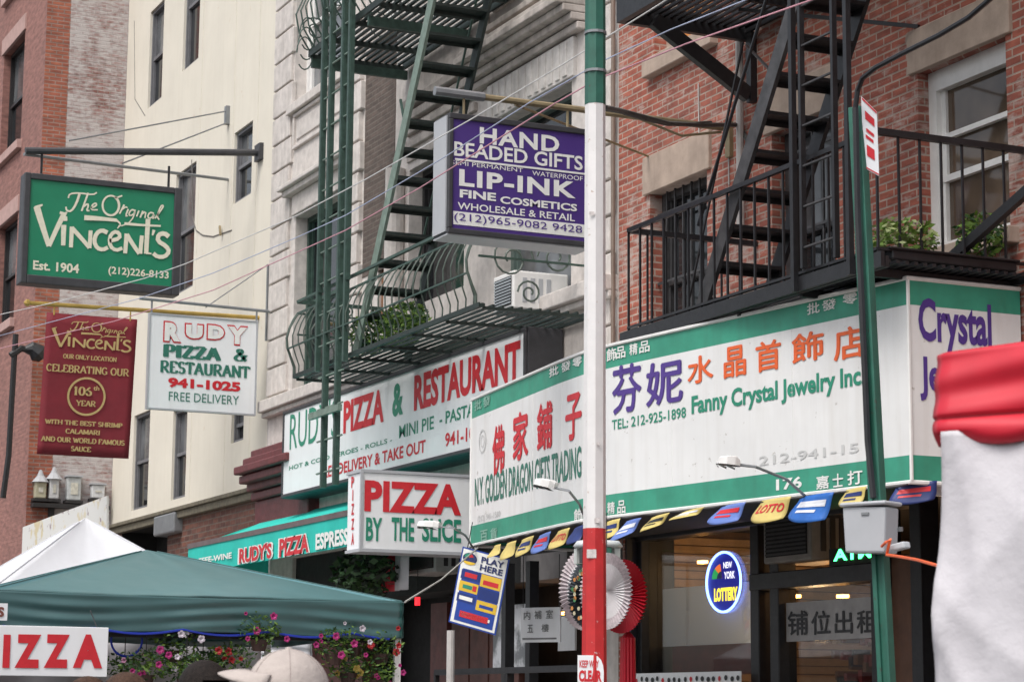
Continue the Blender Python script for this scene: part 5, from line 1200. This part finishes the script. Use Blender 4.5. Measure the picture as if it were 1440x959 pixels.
# ---- teal awning of the pizzeria
YT = -1.15; FT = faceY(YT)
a0, z0 = FT.uv(264, 804); _, z1 = FT.uv(265, 772); zb1 = FT.uv(488, 772)[1]; z0 = (z0+zb1)/2
zt1 = FT.uv(489, 721)[1]; z1 = (z1+zt1)/2; a1 = a0+7.5
ta = thing('shop_awning', 'teal canvas awning with red and white lettering over the pizzeria', 'awning', ((a0+a1)/2, YT, z0))
b = MB()
b.grid(lambda u, v: (a0+(a1-a0)*u, YT-.006*math.sin(u*40)*(1-v), z0+(z1-z0)*v), 60, 4)
b.grid(lambda u, v: (a0+(a1-a0)*u+.8*v*(1-u)*0, YT+1.1*v, z1+.42*v-.03*math.sin(math.pi*v)), 30, 6)
b.poly([(a0, YT, z0), (a0, YT, z1), (a0, -.02, z1+.42), (a0, -.02, z0)]); b.build('canvas', TEAL, ta, thick=.006)
b = MB(); b.box((a0, YT-.015, z1-.015), (a1, YT-.006, z1+.05)); b.build('trim', TEAL_TRIM, ta)
b = MB(); C4 = lambda x, y: (240+x/5.54, 660+y/5.54)
g = lambda s, bl, tr, m, bold, off=.02: text(b, FT, s, C4(*bl), C4(*tr), m, bold, off)
g('COFFEE-WINE', (150, 752), (488, 642), 1, .03); g("RUDY'S", (532, 742), (812, 556), 1, .09, .018); g("RUDY'S", (545, 732), (800, 566), 0, .04, .022)
g('PIZZA', (846, 690), (1100, 488), 1, .09, .018); g('PIZZA', (858, 682), (1090, 498), 0, .04, .022); g('ESPRESSO', (1140, 628), (1460, 440), 1, .04)
b.build('lettering', [INK_RED, INK_WHITE], ta)
b = MB(); p = oY(536, 780, -.5); q = oY(560, 830, -.5); m_ = oY(556, 780, -.5)
fl = thing('cloth_flag', 'red and white cloth hanging under the slice sign', 'flag', (p.x, -.5, q.z))
b.grid(lambda u, v: (p.x+(m_.x-p.x)*u, -.5+.02*math.sin(9*u), q.z+(p.z-q.z)*v), 8, 4); b.build('red_half', RED_VINYL, fl, smooth=True, thick=.004)
b = MB(); p2 = oY(574, 780, -.5); b.grid(lambda u, v: (m_.x+(p2.x-m_.x)*u, -.5+.02*math.sin(9*u), q.z+(p.z-q.z)*v), 8, 4); b.build('white_half', SHEET_WHITE, fl, smooth=True, thick=.004)
p = oY(512, 806, -.7); root = thing('hanging_plant', 'dark bushy plant hanging under the slice sign left of the red cloth', 'plant', p-V((0, 0, .5)))
b = MB(); leaves(b, p, (.75, .3, .32), 700, .06); b.build('foliage', [mat('leaf_black', (.012, .022, .012), .7), LEAF_B], root)
p = oY(587, 845, -.3); b = MB(); b.obox(p, (.03, 0, 0), (0, .02, 0), (0, 0, .045)); b.tube([p, p+V((0, 0, .5))], .006, 5, 1); tag(b.build('red_ornament', [emit('red_glow', (1, .02, .03), 1.2), INK_BLACK]), 'small glowing red ornament hanging beside the pizzeria door', 'ornament')

# ================================================================== TENTS
def canopy(name, label, cx, cy, hx, hy, z_eave, z_peak, val, m_roof, m_val, m_leg, legs=True, sag=.10, power=1.0, ripple=.008):
    root = thing(name, label, 'tent', (cx, cy, 0.004))
    def roof(k, q, t):
        x, y = (t, t*q) if k == 0 else (-t*q, t) if k == 1 else (-t, -t*q) if k == 2 else (t*q, -t)
        h = (1-t)**power-sag*(1-q*q)*t*(1-t)*2.0-.02*(1-q*q)*t**6
        return (cx+hx*x, cy+hy*y, z_eave+(z_peak-z_eave)*h+.006*math.sin(7*x+5*y)*t*(1-q*q)+.007*math.sin(11*q+3*t)*t*(1-t)*(1-q*q)*2+.006*math.sin(23*q+1)*max(0, t-.6)*(1-q*q))
    b = MB()
    for k in range(4): b.grid(lambda u, v, k=k: roof(k, 2*u-1, v), 28, 28)
    b.build('roof', m_roof, root, smooth=True, thick=.004)
    for k in range(4):
        b = MB(); b.tube([V(roof(k, 1, t/24))+V((0, 0, .004)) for t in range(1, 25)], .006, 5); b.build('ridge_seam', m_roof, root)
        b = MB(); b.tube([V(roof(k, -1+2*t/24, 1))+V((0, 0, .001)) for t in range(25)], .007, 5); b.build('hem_seam', m_roof, root)
    b = MB()
    cs = [(cx-hx, cy-hy), (cx+hx, cy-hy), (cx+hx, cy+hy), (cx-hx, cy+hy)]
    for i in range(4):
        p, q = V((*cs[i], 0)), V((*cs[(i+1) % 4], 0)); d = (q-p).normalized(); nrm = V((d.y, -d.x, 0)); L = (q-p).length
        def fn(u, v, p=p, q=q, nrm=nrm, L=L):
            o = ripple*(1-v)*(math.sin(u*L*5.0)+.6*math.sin(u*L*13+1))+.010*math.sin(v*17+2.5*math.sin(u*7))*(.3+.7*math.sin(u*9)**2)*math.sin(math.pi*v)
            base = p.lerp(q, u)+nrm*(.012+o); dip = .02*math.sin(math.pi*u)
            return (base.x, base.y, z_eave-val*(1-v)-dip*v*.6-.01*math.sin(u*L*3)*(1-v))
        b.grid(fn, 80, 22)
    b.build('valance', m_val, root, smooth=True, thick=.003)
    if legs:
        for (x, y) in cs:
            b = MB(); x2 = cx+(x-cx)*.985; y2 = cy+(y-cy)*.985; b.box((x2-.022, y2-.022, .0), (x2+.022, y2+.022, z_eave-.02)); b.box((x2-.05, y2-.05, 0), (x2+.05, y2+.05, .02)); b.build('leg', m_leg, root)
    return root
ev = oX(565, 846, -15.5); gx = -15.5
zpk = oX(200, 773, gx-1.5).z
canopy('canopy_tent', 'dark green pop-up canopy tent in front of the shops', gx-1.5, ev.y-1.5, 1.5, 1.5, ev.z, zpk, .26, CANOPY_GREEN, CANOPY_GREEN, WHITE_PAINT, sag=.12)
wp = oX(120, 728, -21.5)
canopy('canopy_tent', 'white peaked canopy tent behind the green canopy', -21.5, wp.y, 1.7, 1.7, wp.z-1.18, wp.z, .2, CANOPY_WHITE, CANOPY_WHITE, GREY_METAL, sag=.30, power=1.0, ripple=.015)
# printed white shop board behind the tents
FK = faceY(-1.75)
kq = [FK.pt(*q) for q in ((30, 790), (150, 752), (150, 697), (32, 741))]
b = MB(); nrm = FK.n*.03
b.add(kq+[p-nrm for p in kq], [(0, 1, 2, 3), (7, 6, 5, 4), (0, 4, 5, 1), (1, 5, 6, 2), (2, 6, 7, 3), (3, 7, 4, 0)])
pm, pt_, pb2 = _nt('printed_board')
c_ = _mix(pt_, _ramp(pt_, _noise(pt_, 2.6, 5), .55, .62), (.70, .69, .66), (.62, .53, .33)); c_ = _mix(pt_, _ramp(pt_, _noise(pt_, 7, 3), .64, .68), c_, (.32, .24, .26)); pt_.links.new(c_, pb2.inputs['Base Color'])
tag(b.build('shop_board', pm), 'white printed shop board under the worn brick wall behind the white tent', 'sign')
# wall lanterns on the worn brick wall
for i, (x0, y0, x1, y1, lab, mm) in enumerate(((49, 677, 66, 700, 'small cream wall lantern with pointed cap, leftmost on the worn brick wall', (.45, .42, .30)), (69, 673, 84, 701, 'slim white wall lantern with pointed cap, second from the left on the brick wall', (.60, .60, .60)),
        (94, 671, 115, 703, 'wide grey white meter box in the middle of the row on the brick wall', (.50, .52, .52)), (129, 682, 148, 700, 'white box at the right end of the row beside the cream building', (.62, .63, .64)))):
    FXs = faceX(XS+.16); u0, v0 = FXs.uv(x0, y1); u1, v1 = FXs.uv(x1, y0)
    r = thing('wall_lantern' if i < 2 else 'meter_box', lab, 'lantern' if i < 2 else 'box', FXs.at((u0+u1)/2, v0, -.08))
    b = MB(); fbox(b, FXs, u0, u1, v0, v1, -.15, 0); b.build('body', mat('lantern_%d' % i, mm, .4, var=.25, scale=12), r, bevel=.02)
    b = MB()
    if i < 2: b.tube([FXs.at((u0+u1)/2, v1-.01, -.07), FXs.at((u0+u1)/2, v1+.1, -.07), FXs.at((u0+u1)/2, v1+.2, -.07)], [.15, .06, .02], 8)
    else: fbox(b, FXs, u0-.02, u1+.02, v1, v1+.03, -.16, .03)
    b.build('cap', PLASTIC_GREY, r); b = MB(); fbox(b, FXs, u0-.03, u1+.03, v0-.05, v0-.001, -.16, .03); b.build('base', DARK_FRAME, r)
    b = MB(); fbox(b, FXs, u0+.06, u1-.06, v0+.1, v1-.1, .001, .012); b.build('face_plate', mat('lantern_face', (.6, .58, .5), .3, var=.3, scale=14), r)
b = MB(); p = oX(44, 703, XS+.05); q = oX(152, 703, XS+.05); b.box((XS, p.y, p.z-.12), (XS+.2, q.y, p.z-.05)); b.box((XS, p.y+.3, p.z-1.6), (XS+.05, p.y+.4, p.z-.12)); tag(b.build('wall_shelf', DARK_FRAME), 'dark iron rail under the boxes on the worn brick wall', 'rail')
# black wall lamp at the left edge
FLm = faceX(XS+.3); c = FLm.pt(40, 498)
wl_ = thing('wall_lamp', 'black bracket lamp at the left building edge beside the maroon banner', 'lamp', c)
b = MB(); b.tube([FLm.pt(22, 470), FLm.pt(20, 500), FLm.pt(12, 640), FLm.pt(4, 700)], .05, 7); b.tube([FLm.pt(15, 500), FLm.pt(30, 490), FLm.pt(46, 494)], .06, 7); b.build('arm', BLACK_METAL, wl_)
b = MB(); b.tube([FLm.pt(34, 492), FLm.pt(44, 490), FLm.pt(54, 497), FLm.pt(60, 505)], [.05, .12, .17, .08], 10); b.build('lamp_shade', BLACK_METAL, wl_)
# duct and wire in the dark opening of the stucco building
p = oY(216, 722, -.15); q = oY(243, 748, -.15); b = MB(); b.box((p.x, -.15, q.z), (q.x, .4, p.z-.05)); tag(b.build('metal_duct', GREY_METAL, bevel=.03), 'grey metal duct under the base ledge of the cream building', 'duct')

# white cloth walls and rails under the canopies
p0 = oX(158, 896, -18.6); p1 = oX(560, 905, -18.6)
b = MB(); b.grid(lambda u, v: (-18.6+.05*math.sin(u*30), -6.9+(p1.y+6.9)*u*.72, .9+(1.35)*v), 60, 6)
tag(b.build('stall_sheet', SHEET_WHITE, smooth=True, thick=.004), 'white cloth wall at the back of the green canopy stall', 'cloth')
b = MB(); yv = ev.y; z = oX(300, 893, gx-.08).z
b.bar((gx-.08, yv-3, z), (gx-.08, yv-.05, z), .03, .05); tag(b.build('canopy_crossbar', BLACK_METAL), 'black crossbar under the green canopy valance carrying the flower pots', 'rail')
b = MB(); pts = []
for i in range(61):
    t = i/60; pts.append((gx+.02, yv-2.9+2.8*t, oX(300, 886, gx).z-.035*abs(math.sin(t*14))))
b.tube(pts, .009, 5); tag(b.build('blue_cable', mat('blue_cable', (.01, .03, .35), .5)), 'blue cable looped along the bottom of the green valance', 'cable')
F = faceX(gx-.1); cu_, cv_ = F.uv(178, 900); b = MB(); b.tube([F.at(cu_+.11*math.cos(t), cv_+.11*math.sin(t)) for t in [6.283*i/28 for i in range(28)]], .008, 5, closed=True)
tag(b.build('blue_hoop', mat('blue_cable', (.01, .03, .35))), 'thin blue hoop hanging beside the pizza board', 'hoop')
MAG = mat('petal_magenta', (.36, .02, .15), .6); PINK = mat('petal_pink', (.48, .22, .34), .6); REDP = mat('petal_red', (.36, .015, .02), .6); WHP = mat('petal_white', (.5, .45, .5), .6); YELP = mat('petal_yellow', (.5, .36, .08), .6)
fl_px = [(175, 940, PINK, 'with pale pink flowers beside the pizza board'), (205, 934, MAG, 'with magenta and pink flowers under the blue hoop'), (245, 900, WHP, 'with white lilac flowers high up near the blue hoop'), (262, 938, WHP, 'with white flowers low down behind the dark hair'),
 (285, 933, REDP, 'with red flowers left of the white cap'), (322, 926, REDP, 'with bright red flowers right above the white cap'), (365, 885, MAG, 'with magenta flowers touching the green valance above the cap'), (470, 905, MAG, 'with magenta flowers right of the white cap'),
 (497, 893, WHP, 'with white and red flowers near the right canopy end'), (535, 905, REDP, 'with mixed red flowers next to the canopy leg'), (530, 942, MAG, 'with magenta flowers low beside the canopy leg'), (490, 932, YELP, 'with yellow flowers low right of the cap')]
for (px, py, pm_, lab) in fl_px:
    c = oX(px, py, gx-.05+random.uniform(-.15, .1)); root = thing('flower_basket', 'hanging flower basket '+lab, 'flower basket', c-V((0, 0, .18)), 'flower baskets under the green canopy')
    b = MB(); leaves(b, c, (.16, .17, .12), 260, .02); leaves(b, c+V((0, 0, -.16)), (.08, .15, .14), 60, .016); b.build('foliage', [LEAF_B, LEAF_A], root)
    b = MB()
    for _ in range(6):
        q = c+V((random.uniform(-.02, .16), random.uniform(-.15, .15), random.uniform(-.12, .11))); r = random.uniform(.012, .026); tl = random.uniform(-.5, .5)
        for k in range(5):
            a = 6.28*k/5+tl; n_ = V((.2*tl, math.cos(a), math.sin(a)))*r; s_ = V((0, -math.sin(a), math.cos(a)))*r*.6; o_ = V((.02, 0, 0))
            b.poly([q+o_*.3, q+n_*.6+s_+o_, q+n_*1.15+s_*.5+o_, q+n_*1.15-s_*.5+o_, q+n_*.6-s_+o_])
    b.build('petals', pm_, root)
    b = MB(); b.tube([c-V((0, 0, .15)), c-V((0, 0, .07))], [.045, .07], 10); b.tube([c, (c.x, c.y, max(z, c.z+.05))], .004, 4, 1); b.build('pot', [mat('dark_pot', (.06, .03, .025), .6), INK_BLACK], root)
# pizza board hung on the canopy front, and the small board above it
FI = faceX(gx+.35)
pbd = thing('pizza_board', 'white board with big red letters ending in IZZA at the lower left corner', 'sign', FI.pt(60, 947))
u0, v0 = FI.uv(-38, 949); u1, v1 = FI.uv(153, 882); _, v1b = FI.uv(0, 880); b = MB(); fbox(b, FI, u0, u1, v0, v1, -.02, 0); b.build('board', WHITE_SIGN, pbd, bevel=.004)
b = MB()
for ch, x0, x1 in (('P', -36, -2), ('I', 3, 15), ('Z', 20, 58), ('Z', 61, 98), ('A', 102, 145)): text(b, FI, ch, (x0, 938.5), (x1, 892), 0, .06, .005)
b.build('lettering', INK_RED, pbd)
for uu in (u0+.1, u1-.08): b = MB(); b.tube([FI.at(uu, v1, -.01), FI.at(uu, v1+.12, -.2)], .004, 5); b.build('cord', INK_BLACK, pbd)
FI2 = faceX(gx+.1); nb = thing('small_board', 'small cream card with a dark letter on the green valance at the left edge', 'sign', FI2.pt(0, 871))
u0, v0 = FI2.uv(-40, 871); u1, v1 = FI2.uv(11, 848); b = MB(); fbox(b, FI2, u0, u1, v0, v1, -.01, 0); b.build('board', WHITE_SIGN, nb)
b = MB(); text(b, FI2, 'S', (-4, 867), (6, 853), 0, .05, .004); b.build('lettering', mat('brown_ink', (.2, .06, .04), .5), nb)

# ---- red and white tent at the right edge
c0 = oX(1317, 500, -4.7); d_ = V((.60, -.36, 0)).normalized()
Dn = None
FRt = Face(c0, on(1440, 600, c0, V((-.48, .88, 0)))-on(1320, 600, c0, V((-.48, .88, 0))), (0, 0, 1))
ex_ = V((.879, .477, 0)); FRt = Face(c0, ex_, (0, 0, 1)); bk_ = -FRt.n
rt = thing('stall_tent', 'market tent with red vinyl top band and white cloth wall at the right edge', 'tent', (c0.x, c0.y, 0.004))
zt_, zb_ = c0.z, FRt.uv(1320, 628)[1]; zm = FRt.uv(1320, 588)[1]; z0_ = c0.z-c0.z
V1 = lambda px, py: FRt.uv(px, py)[1]
zt0 = V1(1317, 497); zmid = V1(1320, 590); zlow = V1(1320, 628); L_ = 2.4
def band(u, v):
    # profile from the bottom hem to the top, bulging like stretched vinyl
    z = zlow+(zt0-zlow)*v
    o = .012*math.sin(math.pi*min(1, v*1.02))+.02
    if v < .29: o = .015+.030*math.sin(math.pi*v/.29)
    o += .006*math.sin(u*11+v*6)+.005*math.sin(u*31+v*3)*(1-v)+.006*math.sin(u*9-v*16+1.5*math.sin(u*4))
    e = max(0, 1-u*L_/.02); o -= .02*e*e
    if v > .96: o -= .03*((v-.96)/.04)**2
    return FRt.at(u*L_, z+.02*math.sin(u*5)*v+(.0 if v > .1 else .006*math.sin(u*60)), o)
b = MB(); b.grid(band, 90, 40)
b.grid(lambda u, v: band(0, v)+bk_*(u*2.0), 20, 40)
b.grid(lambda u, v: FRt.at(u*L_+.02, zt0-.01+.04*math.sin(math.pi/2*v), -.02-v*1.2), 20, 8)
b.build('red_band', RED_VINYL, rt, smooth=True, thick=.004)
uL = FRt.uv(1318, 800)[0]
def sheet(u, v):
    z = -c0.z+.1+(zlow+.03+c0.z-.1)*v
    fold = lambda a: 1-abs(math.sin(a))**.7
    o = -.02+.05*math.sin(u*5+2.2*v+.6*math.sin(v*5))*(1-.5*v)+.030*fold(u*9-5*v+.7*math.sin(6*u+2*v))*(1.1-v)+.020*fold(u*14+7*v+1.2*math.sin(4*v))*v+.014*fold(27*u+3*v+math.sin(9*v))+.016*fold(17*u-13*v+2*math.sin(5*v+3*u))*(.5+.5*math.sin(8*u+5*v))+.010*fold(5*u+19*v+2*math.sin(7*u))*math.sin(math.pi*v)
    return FRt.at(u*L_+.022+.02*math.sin(v*7)*(1-u), z, o*2.7-.02)
b = MB(); b.grid(sheet, 160, 150); b.grid(lambda u, v: sheet(0, v)+bk_*(u*1.9), 20, 60); b.build('cloth_wall', SHEET_WHITE, rt, smooth=True, thick=.004)
for (u, w_) in ((.06, .06), (L_-.1, .06), (.06, 1.8)):
    b = MB(); p = FRt.at(u, 0, -w_); b.box((p.x-.02, p.y-.02, .004), (p.x+.02, p.y+.02, c0.z)); b.build('leg', GREY_METAL, rt)
FF = faceX(oY(1300, 660, -.6).x)
fs_ = thing('small_sign', 'white sign with a red capital letter partly hidden by the red tent', 'sign', FF.pt(1310, 697))
b = MB(); u0, v0 = FF.uv(1297, 696); u1, v1 = FF.uv(1345, 625); fbox(b, FF, u0, u1, v0, v1, -.03, 0); b.build('board', WHITE_SIGN, fs_)
b = MB(); text(b, FF, 'F', (1305, 673), (1326, 630), 0, .06, .005); b.build('lettering', INK_RED, fs_)

# ---- thin pipes and rails in front of the shops
b = MB(); p = oY(634, 886, -2.2); b.tube([(p.x, -2.2, .14), (p.x, -2.2, p.z)], .035, 10); tag(b.build('bollard_pipe', mat('pale_pipe', (.52, .49, .47), .5)), 'pale round pipe standing before the brown pizzeria door', 'pipe')
b = MB(); p = oY(614, 945, -2.0); q = oY(800, 940, -2.0); b.bar((p.x, -2, p.z), (q.x+.4, -2, p.z), .05, .05)
for t in (0, .5, 1): x = p.x+(q.x+.4-p.x)*t; b.bar((x, -2, .14), (x, -2, p.z), .04, .04)
tag(b.build('street_rail', BLACK_METAL), 'low black rail before the pizzeria door', 'rail')
for px, yy, lab in ((714, -.35, 'slim black post left of the white notice board'), (748, -.3, 'slim black post right behind the white notice board')):
    p = oY(px, 900, yy); b = MB(); b.box((p.x-.05, yy-.05, .14), (p.x+.05, yy+.05, 3.05)); b.box((p.x-.08, yy-.08, .14), (p.x+.08, yy+.08, .24)); tag(b.build('shop_post', BLACK_METAL), lab, 'post')
p = oY(693, 945, .3); q = oY(744, 848, .3); b = MB(); b.box((p.x, .3, p.z), (q.x, .34, q.z)); pm2, pt2, pb3 = _nt('scenic_poster')
pt2.links.new(_mix(pt2, _ramp(pt2, _noise(pt2, 3, 5), .45, .6), (.62, .63, .66), (.15, .16, .17)), pb3.inputs['Base Color']); tag(b.build('scenery_poster', pm2), 'pale grey scenery picture between the black posts', 'poster')
b = MB(); p = oY(787, 915, .0); q = oY(811, 865, .0); b.box((p.x, -.02, p.z), (q.x, 0, q.z)); tag(b.build('price_card', WHITE_SIGN), 'white card behind the fans left of the striped pole', 'card')

# ================================================================== ROPES ACROSS THE STREET
def rope(label, m, pts, r, Y=-3.3):
    r *= .75; P = [oY(x, y, Y) for x, y in pts]; b = MB(); b.tube(P, r, 6); tag(b.build('street_rope', m), label, 'rope', None)
rope('white rope, uppermost of the three crossing the limestone building', mat('rope_white', (.66, .65, .64), .6), [(-30, 449), (83, 424), (205, 391), (261, 371), (416, 304), (515, 252), (666, 166), (790, 92), (930, 5), (1010, -48)], .0075)
rope('pale blue rope, middle one of the three crossing the purple sign', mat('rope_blue', (.42, .47, .62), .6), [(-30, 480), (195, 420), (300, 384), (422, 332), (486, 303), (624, 222), (744, 145), (850, 85), (943, 42), (1055, -2), (1100, -20)], .0065)
rope('pink rope, lowest of the three crossing the striped pole', mat('rope_pink', (.60, .30, .36), .6), [(-30, 497), (160, 452), (300, 408), (422, 353), (486, 324), (591, 264), (780, 146), (840, 112), (965, 62), (1145, -1), (1190, -18)], .0075)
b = MB(); b.tube([oY(270, 225), oY(271, 305), oY(276, 324), oY(285, 331), oY(300, 333), oY(326, 324)], .012, 5); tag(b.build('wall_cable', mat('wall_cable', (.12, .11, .10), .6)), 'thin dark cable drooping in a loop right of the big green sign', 'cable')
b = MB(); b.tube([oY(189, 30), oY(190, 140), oY(204, 163)], .008, 5); tag(b.build('wall_cable', mat('wall_cable', (.12, .11, .10), .6)), 'thin straight cable at the upper left of the cream stucco wall', 'cable')
b = MB(); b.bar(oY(309, 318, -.04), oY(310, 331, -.04), .03, .03); tag(b.build('rusty_bracket', RUST_PIPE), 'rusty wall bracket on the cream wall right of the green sign', 'bracket')
b = MB(); b.tube([oX(566, 846, gx)+V((0, .02, 0)), oY(620, 815, -2.2), oY(672, 770, -1.2)], .008, 5); tag(b.build('tent_cord', mat('grey_cord', (.35, .34, .32), .7)), 'grey cord tied from the green canopy corner to the awning', 'cord')
b = MB(); b.tube([oY(850, 152, YP+.1), oY(880, 158, -2.4), oY(940, 174, -1.4), oY(985, 176, -.7), oY(1040, 176, -.03), oY(1052, 200, -.03)], .02, 6); b.tube([oY(862, 155, -3), oY(905, 168, -2), oY(940, 176, -1.3), oY(1000, 172, -.5)], .012, 5)
tag(b.build('bundled_cable', mat('dark_cable', (.06, .06, .055), .6)), 'dark bundled cable running along the sign bar to the brick wall', 'cable')

# ================================================================== PEOPLE
def person(label, loc, h, yaw, hair, shirt, trousers, cap=None, hair_top=True):
    root = thing('person', label, 'person', loc); s = h/1.75
    me = bpy.data.meshes.new('body'); 
    J = [((0, 0, .95), .15), ((0, 0, 1.12), .14), ((0, 0, 1.32), .165), ((0, .0, 1.44), .10), ((0, .01, 1.52), .058), ((0, -.01, 1.60), .082), ((0, 0, 1.69), .088),
         ((.19, 0, 1.41), .065), ((.24, .02, 1.13), .05), ((.25, -.06, .88), .038), ((.25, -.09, .79), .036), ((-.19, 0, 1.41), .065), ((-.24, .02, 1.13), .05), ((-.25, -.06, .88), .038), ((-.25, -.09, .79), .036),
         ((.10, 0, .86), .10), ((.11, -.01, .48), .065), ((.11, .02, .08), .045), ((.11, -.13, .04), .038), ((-.10, 0, .86), .10), ((-.11, -.01, .48), .065), ((-.11, .02, .08), .045), ((-.11, -.13, .04), .038)]
    E_ = [(0, 1), (1, 2), (2, 3), (3, 4), (4, 5), (5, 6), (2, 7), (7, 8), (8, 9), (9, 10), (2, 11), (11, 12), (12, 13), (13, 14), (0, 15), (15, 16), (16, 17), (17, 18), (0, 19), (19, 20), (20, 21), (21, 22)]
    me.from_pydata([j[0] for j in J], E_, []); ob = bpy.data.objects.new('body_tmp', me); COL.objects.link(ob)
    md = ob.modifiers.new('skin', 'SKIN'); ob.modifiers.new('sub', 'SUBSURF').levels = 2; ob.modifiers['sub'].render_levels = 2
    for v, j in zip(me.skin_vertices[0].data, J): v.radius = (j[1], j[1]*.85)
    me.skin_vertices[0].data[0].use_root = True
    dg = bpy.context.evaluated_depsgraph_get(); dg.update(); m2 = bpy.data.meshes.new_from_object(ob.evaluated_get(dg)); bpy.data.objects.remove(ob)
    R = Matrix.Rotation(yaw, 4, 'Z') @ Matrix.Scale(s, 4)
    m2.materials.clear()
    for m in (shirt, trousers, SKIN, INK_BLACK): m2.materials.append(m)
    for p in m2.polygons:
        z = p.center.z; x = abs(p.center.x); p.use_smooth = True
        p.material_index = 2 if z > 1.475 or (x > .2 and z < .86) else 3 if z < .09 else 1 if z < .97 and x < .2 else 0
    m2.transform(R); o = bpy.data.objects.new('body', m2); COL.objects.link(o); o.parent = root
    def ell(c, r, zmin=-9, zmax=9, ymin=-9, n=20):
        vv = []; ff = []
        for i in range(n+1):
            for k in range(n):
                t = math.pi*i/n; a = 2*math.pi*k/n; vv.append(V((c[0]+r[0]*math.sin(t)*math.cos(a), c[1]+r[1]*math.sin(t)*math.sin(a), c[2]+r[2]*math.cos(t))))
        for i in range(n):
            for k in range(n):
                f = (i*n+k, i*n+(k+1) % n, (i+1)*n+(k+1) % n, (i+1)*n+k); ce = sum((vv[q] for q in f), V((0, 0, 0)))/4
                if zmin <= ce.z <= zmax and (ce.y >= ymin or ce.z > 1.70): ff.append(f)
        return vv, ff
    loc_ = V(loc)
    def part(nm, m, geos, smooth=True, thick=0.0):
        b = MB()
        for vv, ff in geos: b.add([loc_+(R @ p) for p in vv], ff)
        return b.build(nm, m, root, smooth=smooth, thick=thick)
    part('hair', hair, [ell((0, .015, 1.665), (.098, .112, .118), 1.60, 9, -.045 if not cap else -.02)])
    for sx in (-1, 1): part('ear', SKIN, [ell((.092*sx, .01, 1.62), (.014, .028, .036))]); part('eye', INK_BLACK, [ell((.033*sx, -.088, 1.645), (.014, .01, .009))])
    part('nose', SKIN, [ell((0, -.105, 1.615), (.016, .024, .026))]); part('mouth', mat('lips', (.35, .12, .1), .5), [ell((0, -.092, 1.565), (.028, .012, .009))])
    if cap:
        cpo = part('cap', cap, [ell((0, .008, 1.672), (.112, .125, .125), 1.665)], thick=.004)
        b = MB(); nn = 14
        def brim(u, v):
            a = math.pi*(u-.5)*.92; r = .118+.095*v*math.cos(a)**.6 if math.cos(a) > 0 else .118
            p = V((math.sin(a)*(.108+.012*v), -math.cos(a)*(.108+.1*v)*.98, 1.735+.012*v-.02*v*v-.045*math.sin(a)**2*(.3+v*.6)))
            return loc_+(R @ p)
        b.grid(brim, 20, 6); b.build('brim', cap, cpo, smooth=True, thick=.006)
        for k in range(3):
            b = MB(); a = math.pi*k/3+.3
            b.tube([loc_+(R @ V((.1135*math.sin(t)*math.cos(a), .008+.1265*math.sin(t)*math.sin(a), 1.672+.1265*math.cos(t)))) for t in [-1.5+3*i/24 for i in range(25)]], .0016, 5); b.build('cap_seam', mat('cap_stitch', (.30, .25, .23), .9), cpo)
        b = MB(); vv, ff = ell((0, .008, 1.797), (.012, .012, .008)); b.add([loc_+(R @ p) for p in vv], ff); b.build('button', cap, cpo, smooth=True)
    return root
HAIR_D = mat('dark_hair', (.018, .013, .011), .6, var=.5, scale=60, spec=.15, bump=.01); HAIR_B = mat('brown_hair', (.07, .038, .025), .6, var=.5, scale=60, spec=.15, bump=.01)
CAPM = mat('cream_cap_cloth', (.42, .365, .335), .85, var=.14, scale=12, bump=.006)
dcap = 6.6
def stand(px, py_top, depth, h):
    d = ray(px, py_top); p = CAM+d*(depth/d.dot(FWD)); return p
pc = stand(402, 913, dcap, 0); hcap = (pc.z-.004)/1.797*1.75
person('person in a cream baseball cap turned left in front of the flower baskets', (pc.x, pc.y, .004), hcap, math.radians(-34), HAIR_B, mat('shirt_grey', (.3, .3, .32), .8), mat('trousers_navy', (.05, .06, .09), .8), CAPM)
for px, py, dd, lab, hm in ((182, 944, 8.2, 'person with brown hair just showing below the pizza board', HAIR_B), (292, 927, 9.0, 'person with dark hair left of the cream cap', HAIR_D), (128, 950, 9.0, 'person with light brown hair at the lower left corner', HAIR_B)):
    p = stand(px, py, dd, 0); person(lab, (p.x, p.y, .004), (p.z-.004)/1.783*1.75, math.radians(120), hm, mat('shirt_red', (.25, .05, .05), .8), mat('trousers_navy', (.05, .06, .09), .8))
